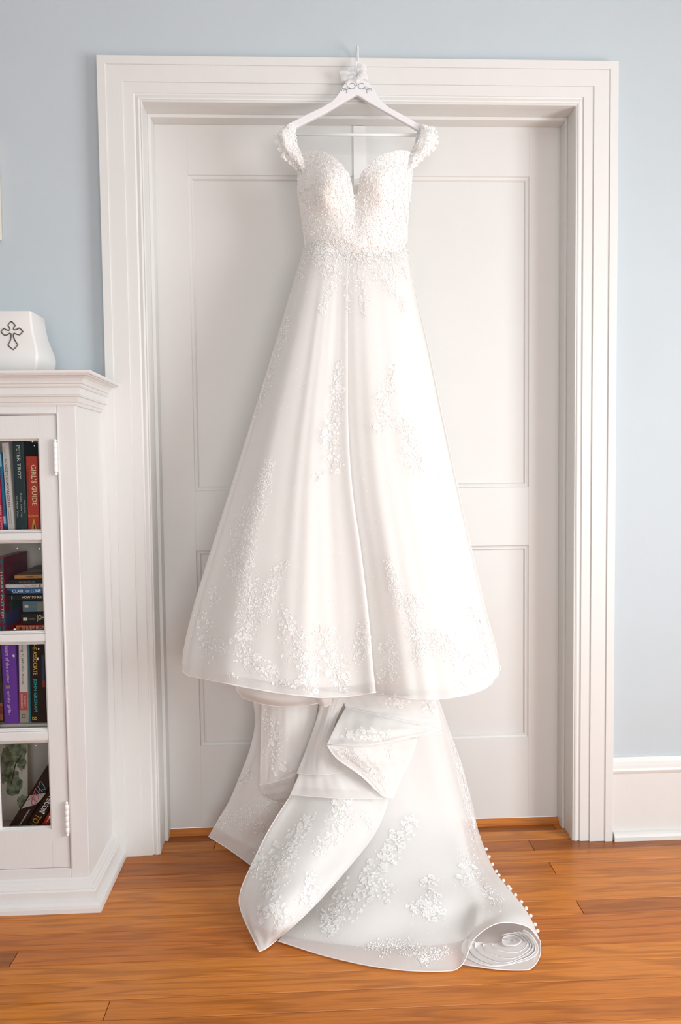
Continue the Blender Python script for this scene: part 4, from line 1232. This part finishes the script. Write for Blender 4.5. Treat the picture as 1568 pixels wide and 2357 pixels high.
def applique(label, strokes, style):
    for s_ in strokes:
        applique1(label, [s_], style)


def applique1(label, strokes, style):
    """strokes of (px, py, half width); style: 'F' embroidered flowers, 'B' beaded sprays, 'M' both"""
    lm, bm, cm = MB(), MB(), MB()
    for path in strokes:
        ln = sum(math.hypot(path[i + 1][0] - path[i][0], path[i + 1][1] - path[i][1]) for i in range(len(path) - 1))
        wmean = sum(p[2] for p in path) / len(path)
        area = ln * 2 * wmean
        # stem
        prev = []
        for px, py, w in along(path, max(4, int(ln / 7))):
            h_ = hit(px + random.gauss(0, w * .15), py + random.gauss(0, 2))
            if h_: prev.append(h_[0] + h_[1] * .001)
        segs = [prev] if len(prev) > 2 else []
        for sg in segs:
            k = [0] + [i for i in range(1, len(sg)) if (sg[i] - sg[i - 1]).length > .03] + [len(sg)]
            for a, b_ in zip(k[:-1], k[1:]):
                if b_ - a > 2: lm.tube([tuple(p) for p in sg[a:b_]], .0006, 4)
        nf = int(area / (330 if style == 'F' else 800 if style == 'M' else 1500))
        nl = int(area / (44 if style == 'F' else 62 if style == 'M' else 60))
        nb = int(area / (110 if style == 'F' else 22 if style == 'M' else 13))
        pts = along(path, 200)
        def pick():
            px, py, w = random.choice(pts)
            a = random.uniform(0, 2 * math.pi); r = random.random() ** .6 * w * 1.25
            return px + r * math.cos(a), py + r * math.sin(a)
        for _ in range(nf):
            h_ = hit(*pick())
            if h_:
                vs, fs = flower(random.uniform(.006, .0105) if style != 'B' else random.uniform(.004, .007)); conform(lm, h_[0], h_[1], vs, fs, random.uniform(0, 6.28))
                for _k in range(3): bead(cm, h_[0] + Vector((random.uniform(-1, 1), 0, random.uniform(-1, 1))) * .0015, h_[1], .0011, .0015)
        for _ in range(nl):
            h_ = hit(*pick())
            if h_:
                L_ = random.uniform(.0055, .012) if style == 'F' else random.uniform(.0035, .010) if style == 'M' else random.uniform(.003, .007)
                vs, fs = petal(L_, L_ * random.uniform(.26, .5), 0); conform(lm, h_[0], h_[1], vs, fs, random.uniform(0, 6.28))
        for _ in range(nb):
            h_ = hit(*pick())
            if h_:
                bead(bm if random.random() < .62 else cm, h_[0], h_[1], random.uniform(.0008, .0017))
    o = dpart(lm, 'lace_applique', 'lace', label=label, kind='stuff') if lm.v else None
    if bm.v: dpart(bm, 'beading', 'bead', smooth=False, parent=o, kind='stuff')
    if cm.v: dpart(cm, 'crystals', 'crystal', smooth=False, parent=o, kind='stuff')


applique('tall beaded spray climbing the left of the skirt', [[(622, 1060, 8), (600, 1140, 20), (565, 1215, 30), (555, 1290, 26), (575, 1360, 24), (572, 1440, 26)], [(520, 1280, 8), (540, 1330, 12)]], 'B')
applique('short beaded spray beside the tall one', [[(660, 1292, 8), (630, 1330, 14), (612, 1385, 18), (600, 1430, 16)]], 'B')
applique('beaded sprig near the left skirt edge', [[(488, 1350, 8), (500, 1375, 12), (482, 1385, 10)]], 'B')
applique('embroidered flowers at the left end of the hem', [[(462, 1420, 18), (472, 1460, 26), (485, 1500, 22)], [(500, 1480, 12), (520, 1500, 10)]], 'M')
applique('embroidered vine along the left half of the hem', [[(560, 1450, 22), (555, 1500, 20), (590, 1530, 22), (640, 1555, 14)], [(530, 1555, 8), (545, 1560, 8)]], 'M')
applique('large embroidered branches in the middle of the hem', [[(655, 1410, 14), (665, 1450, 22), (690, 1500, 34), (715, 1560, 20), (718, 1590, 12)], [(735, 1440, 14), (755, 1500, 34), (780, 1560, 22), (795, 1585, 12)], [(840, 1435, 14), (835, 1480, 16), (815, 1520, 20)], [(640, 1570, 8), (690, 1580, 8)]], 'M')
applique('white flowered applique above the middle fold', [[(784, 830, 5), (772, 880, 14), (776, 940, 18), (765, 985, 18), (752, 1010, 16), (772, 1050, 24), (764, 1078, 22)], [(745, 1085, 10), (730, 1105, 10)]], 'M')
applique('flowered applique on the right of the skirt', [[(906, 842, 5), (900, 890, 16), (880, 930, 18), (895, 965, 18), (868, 985, 12)], [(925, 960, 14), (940, 1010, 22), (955, 1060, 26), (975, 1085, 18)], [(1008, 1095, 8), (1010, 1105, 6)]], 'M')
applique('beaded spray climbing from the right hem', [[(893, 1285, 6), (905, 1340, 12), (925, 1380, 20), (945, 1420, 20), (960, 1470, 18), (962, 1530, 14)], [(950, 1370, 12), (965, 1400, 12)]], 'B')
applique('embroidered flowers along the right hem', [[(985, 1465, 18), (1040, 1490, 34), (1085, 1530, 34), (1110, 1560, 20)], [(1085, 1400, 14), (1108, 1460, 24), (1125, 1510, 20)], [(1060, 1570, 14), (1080, 1590, 8)], [(890, 1480, 16), (905, 1540, 22), (880, 1570, 14)]], 'M')
applique('narrow beaded trail down the left skirt edge', [[(664, 725, 5), (650, 780, 8), (628, 850, 9), (600, 930, 9), (588, 960, 7)]], 'B')
applique('beaded sprays dropping from the waist on the left', [[(720, 580, 18), (750, 620, 18), (765, 660, 14), (742, 700, 9), (741, 725, 5)], [(700, 620, 10), (690, 645, 6)]], 'B')
applique('beaded sprays dropping from the waist in the middle', [[(818, 580, 20), (825, 630, 16), (838, 680, 12), (838, 730, 6)], [(800, 640, 8), (804, 720, 5)]], 'B')
applique('beaded sprays dropping from the waist on the right', [[(900, 585, 24), (905, 625, 22), (890, 660, 12), (925, 690, 8), (928, 720, 5)]], 'B')
applique('beaded cluster on the left tail of the train', [[(505, 1890, 12), (540, 1880, 24), (590, 1885, 26), (610, 1915, 14)], [(600, 1850, 10), (640, 1850, 16)]], 'B')
applique('embroidered flowers on the left tail of the train', [[(612, 1640, 10), (640, 1700, 22), (625, 1735, 16), (650, 1770, 18)], [(552, 1800, 12), (580, 1775, 12)]], 'M')
applique('glittering spray on the cascade of ruffles', [[(780, 1728, 8), (830, 1745, 18), (858, 1775, 22), (870, 1800, 12)], [(895, 1725, 12), (898, 1745, 8)]], 'B')
applique('faint flowers on the upper ruffle', [[(800, 1685, 10), (840, 1690, 12), (900, 1690, 10)]], 'F')
applique('embroidered leaves under the right end of the hem', [[(985, 1618, 14), (990, 1640, 14)], [(880, 1612, 12), (930, 1618, 10)]], 'F')
applique('flowered trail down the folded tongue of the train', [[(715, 1880, 12), (690, 1920, 18), (655, 1965, 24), (635, 2010, 30), (612, 2060, 16)], [(600, 2100, 14), (640, 2100, 26), (655, 2125, 18)], [(712, 2010, 10), (722, 2050, 18), (690, 2075, 16)], [(600, 1960, 10), (590, 2020, 12)]], 'F')
applique('glittering spray at the head of the folded tongue', [[(770, 1855, 10), (800, 1870, 28), (775, 1905, 26), (730, 1960, 16)], [(840, 1880, 14), (850, 1905, 10)]], 'M')
applique('broad flowered branch across the main train', [[(955, 1885, 12), (920, 1930, 20), (875, 1990, 22), (840, 2040, 30), (800, 2080, 34), (765, 2110, 24), (755, 2145, 12)], [(900, 2040, 14), (880, 2060, 18)]], 'F')
applique('flowered sprig in the middle of the main train', [[(990, 2020, 12), (985, 2070, 22), (1010, 2110, 22), (945, 2085, 10)]], 'F')
applique('beaded branch along the floor hem of the train', [[(845, 2178, 8), (890, 2175, 12), (940, 2180, 20), (990, 2200, 16), (970, 2215, 10), (1030, 2185, 10)], [(885, 2190, 8), (878, 2205, 5)]], 'B')
applique('flowered trail beside the row of buttons', [[(1045, 1700, 8), (1058, 1760, 10), (1075, 1830, 10), (1085, 1900, 12), (1095, 1960, 18)], [(1070, 1970, 16), (1090, 2010, 22), (1060, 2030, 16)], [(1110, 2040, 14), (1150, 2080, 14)]], 'M')

applique('beaded lace running from the bodice over the waist', [[(708, 560, 12), (740, 590, 20), (770, 565, 20), (800, 600, 22), (830, 570, 22), (860, 605, 22), (890, 575, 22), (920, 600, 14), (934, 565, 8)], [(712, 590, 10), (700, 610, 8)], [(760, 610, 16), (780, 640, 10)], [(860, 620, 14), (868, 650, 10)], [(925, 615, 10), (938, 640, 7)]], 'B')
applique('dense beading where the bodice meets the skirt', [[(706, 560, 9), (760, 568, 14), (818, 572, 15), (880, 570, 14), (936, 560, 9)], [(712, 580, 9), (765, 588, 15), (818, 594, 17), (880, 592, 17), (936, 582, 8)]], 'B')
# bodice and sleeves: dense beading and leaves
def dense(P, nl, nf, nb, label, parent_name):
    lm, bm, cm = MB(), MB(), MB()
    r, c = P.shape[:2]; N_ = normals(P)
    s = np.sign(np.einsum('ijk,ijk->ij', N_, CAM - P))
    def pk():
        i, j = random.randrange(r - 1), random.randrange(c - 1); a, b_ = random.random(), random.random()
        q = P[i, j] * (1 - a) * (1 - b_) + P[i + 1, j] * a * (1 - b_) + P[i, j + 1] * (1 - a) * b_ + P[i + 1, j + 1] * a * b_
        return Vector(q), Vector(N_[i, j] * (s[i, j] or 1))
    for _ in range(nl):
        q, n = pk(); L_ = random.uniform(.006, .011); vs, fs = petal(L_, L_ * .34, 0); conform(lm, q, n, vs, fs, random.uniform(0, 6.28))
    for _ in range(nf):
        q, n = pk(); vs, fs = flower(random.uniform(.006, .010)); conform(lm, q, n, vs, fs, random.uniform(0, 6.28))
    for _ in range(nb):
        q, n = pk(); bead(bm if random.random() < .75 else cm, q, n, random.uniform(.0008, .0021), .0014)
    o = dpart(lm, 'lace_applique', 'lace', label=label, kind='stuff')
    dpart(bm, 'beading', 'bead', smooth=False, parent=o, kind='stuff'); dpart(cm, 'crystals', 'crystal', smooth=False, parent=o, kind='stuff')
dense(BO, 1300, 230, 2600, 'dense beaded lace covering the bodice', 'bodice')
dense(SLL, 130, 22, 420, 'beaded lace on the left cap sleeve', 'sleeve')
dense(SLR, 130, 22, 420, 'beaded lace on the right cap sleeve', 'sleeve')
# lace edging along the neckline
lm = MB()
for j in range(0, 120, 1):
    q = Vector(BO[0, j]); n = (CAMV - q).normalized()
    vs, fs = petal(.008, .003, 0); conform(lm, q, n, vs, fs, random.uniform(0, 6.28))
dpart(lm, 'neckline_edging', 'lace')
for P_ in (SLL, SLR):
    lm = MB()
    for i in range(36):
        for col in (-1, -1, 0):
            q = Vector(P_[i, col]) ; n = (CAMV - q).normalized(); n = (n + Vector((random.uniform(-.5, .5), 0, random.uniform(-.4, .4)))).normalized()
            L_ = random.uniform(.005, .011) if col else .004
            vs, fs = petal(L_, L_ * .36, 0); conform(lm, q, n, vs, fs, random.uniform(0, 6.28), free=True)
    dpart(lm, 'sleeve_edging', 'lace')
# glitter scattered over the tulle
gm = MB()
for _ in range(2600):
    px, py = random.uniform(420, 1240), random.uniform(580, 2230)
    h_ = hit(px, py)
    if h_: bead(gm, h_[0], h_[1], random.uniform(.0006, .0011), .0004)
dpart(gm, 'glitter_dots', 'bead', smooth=False, kind='stuff')
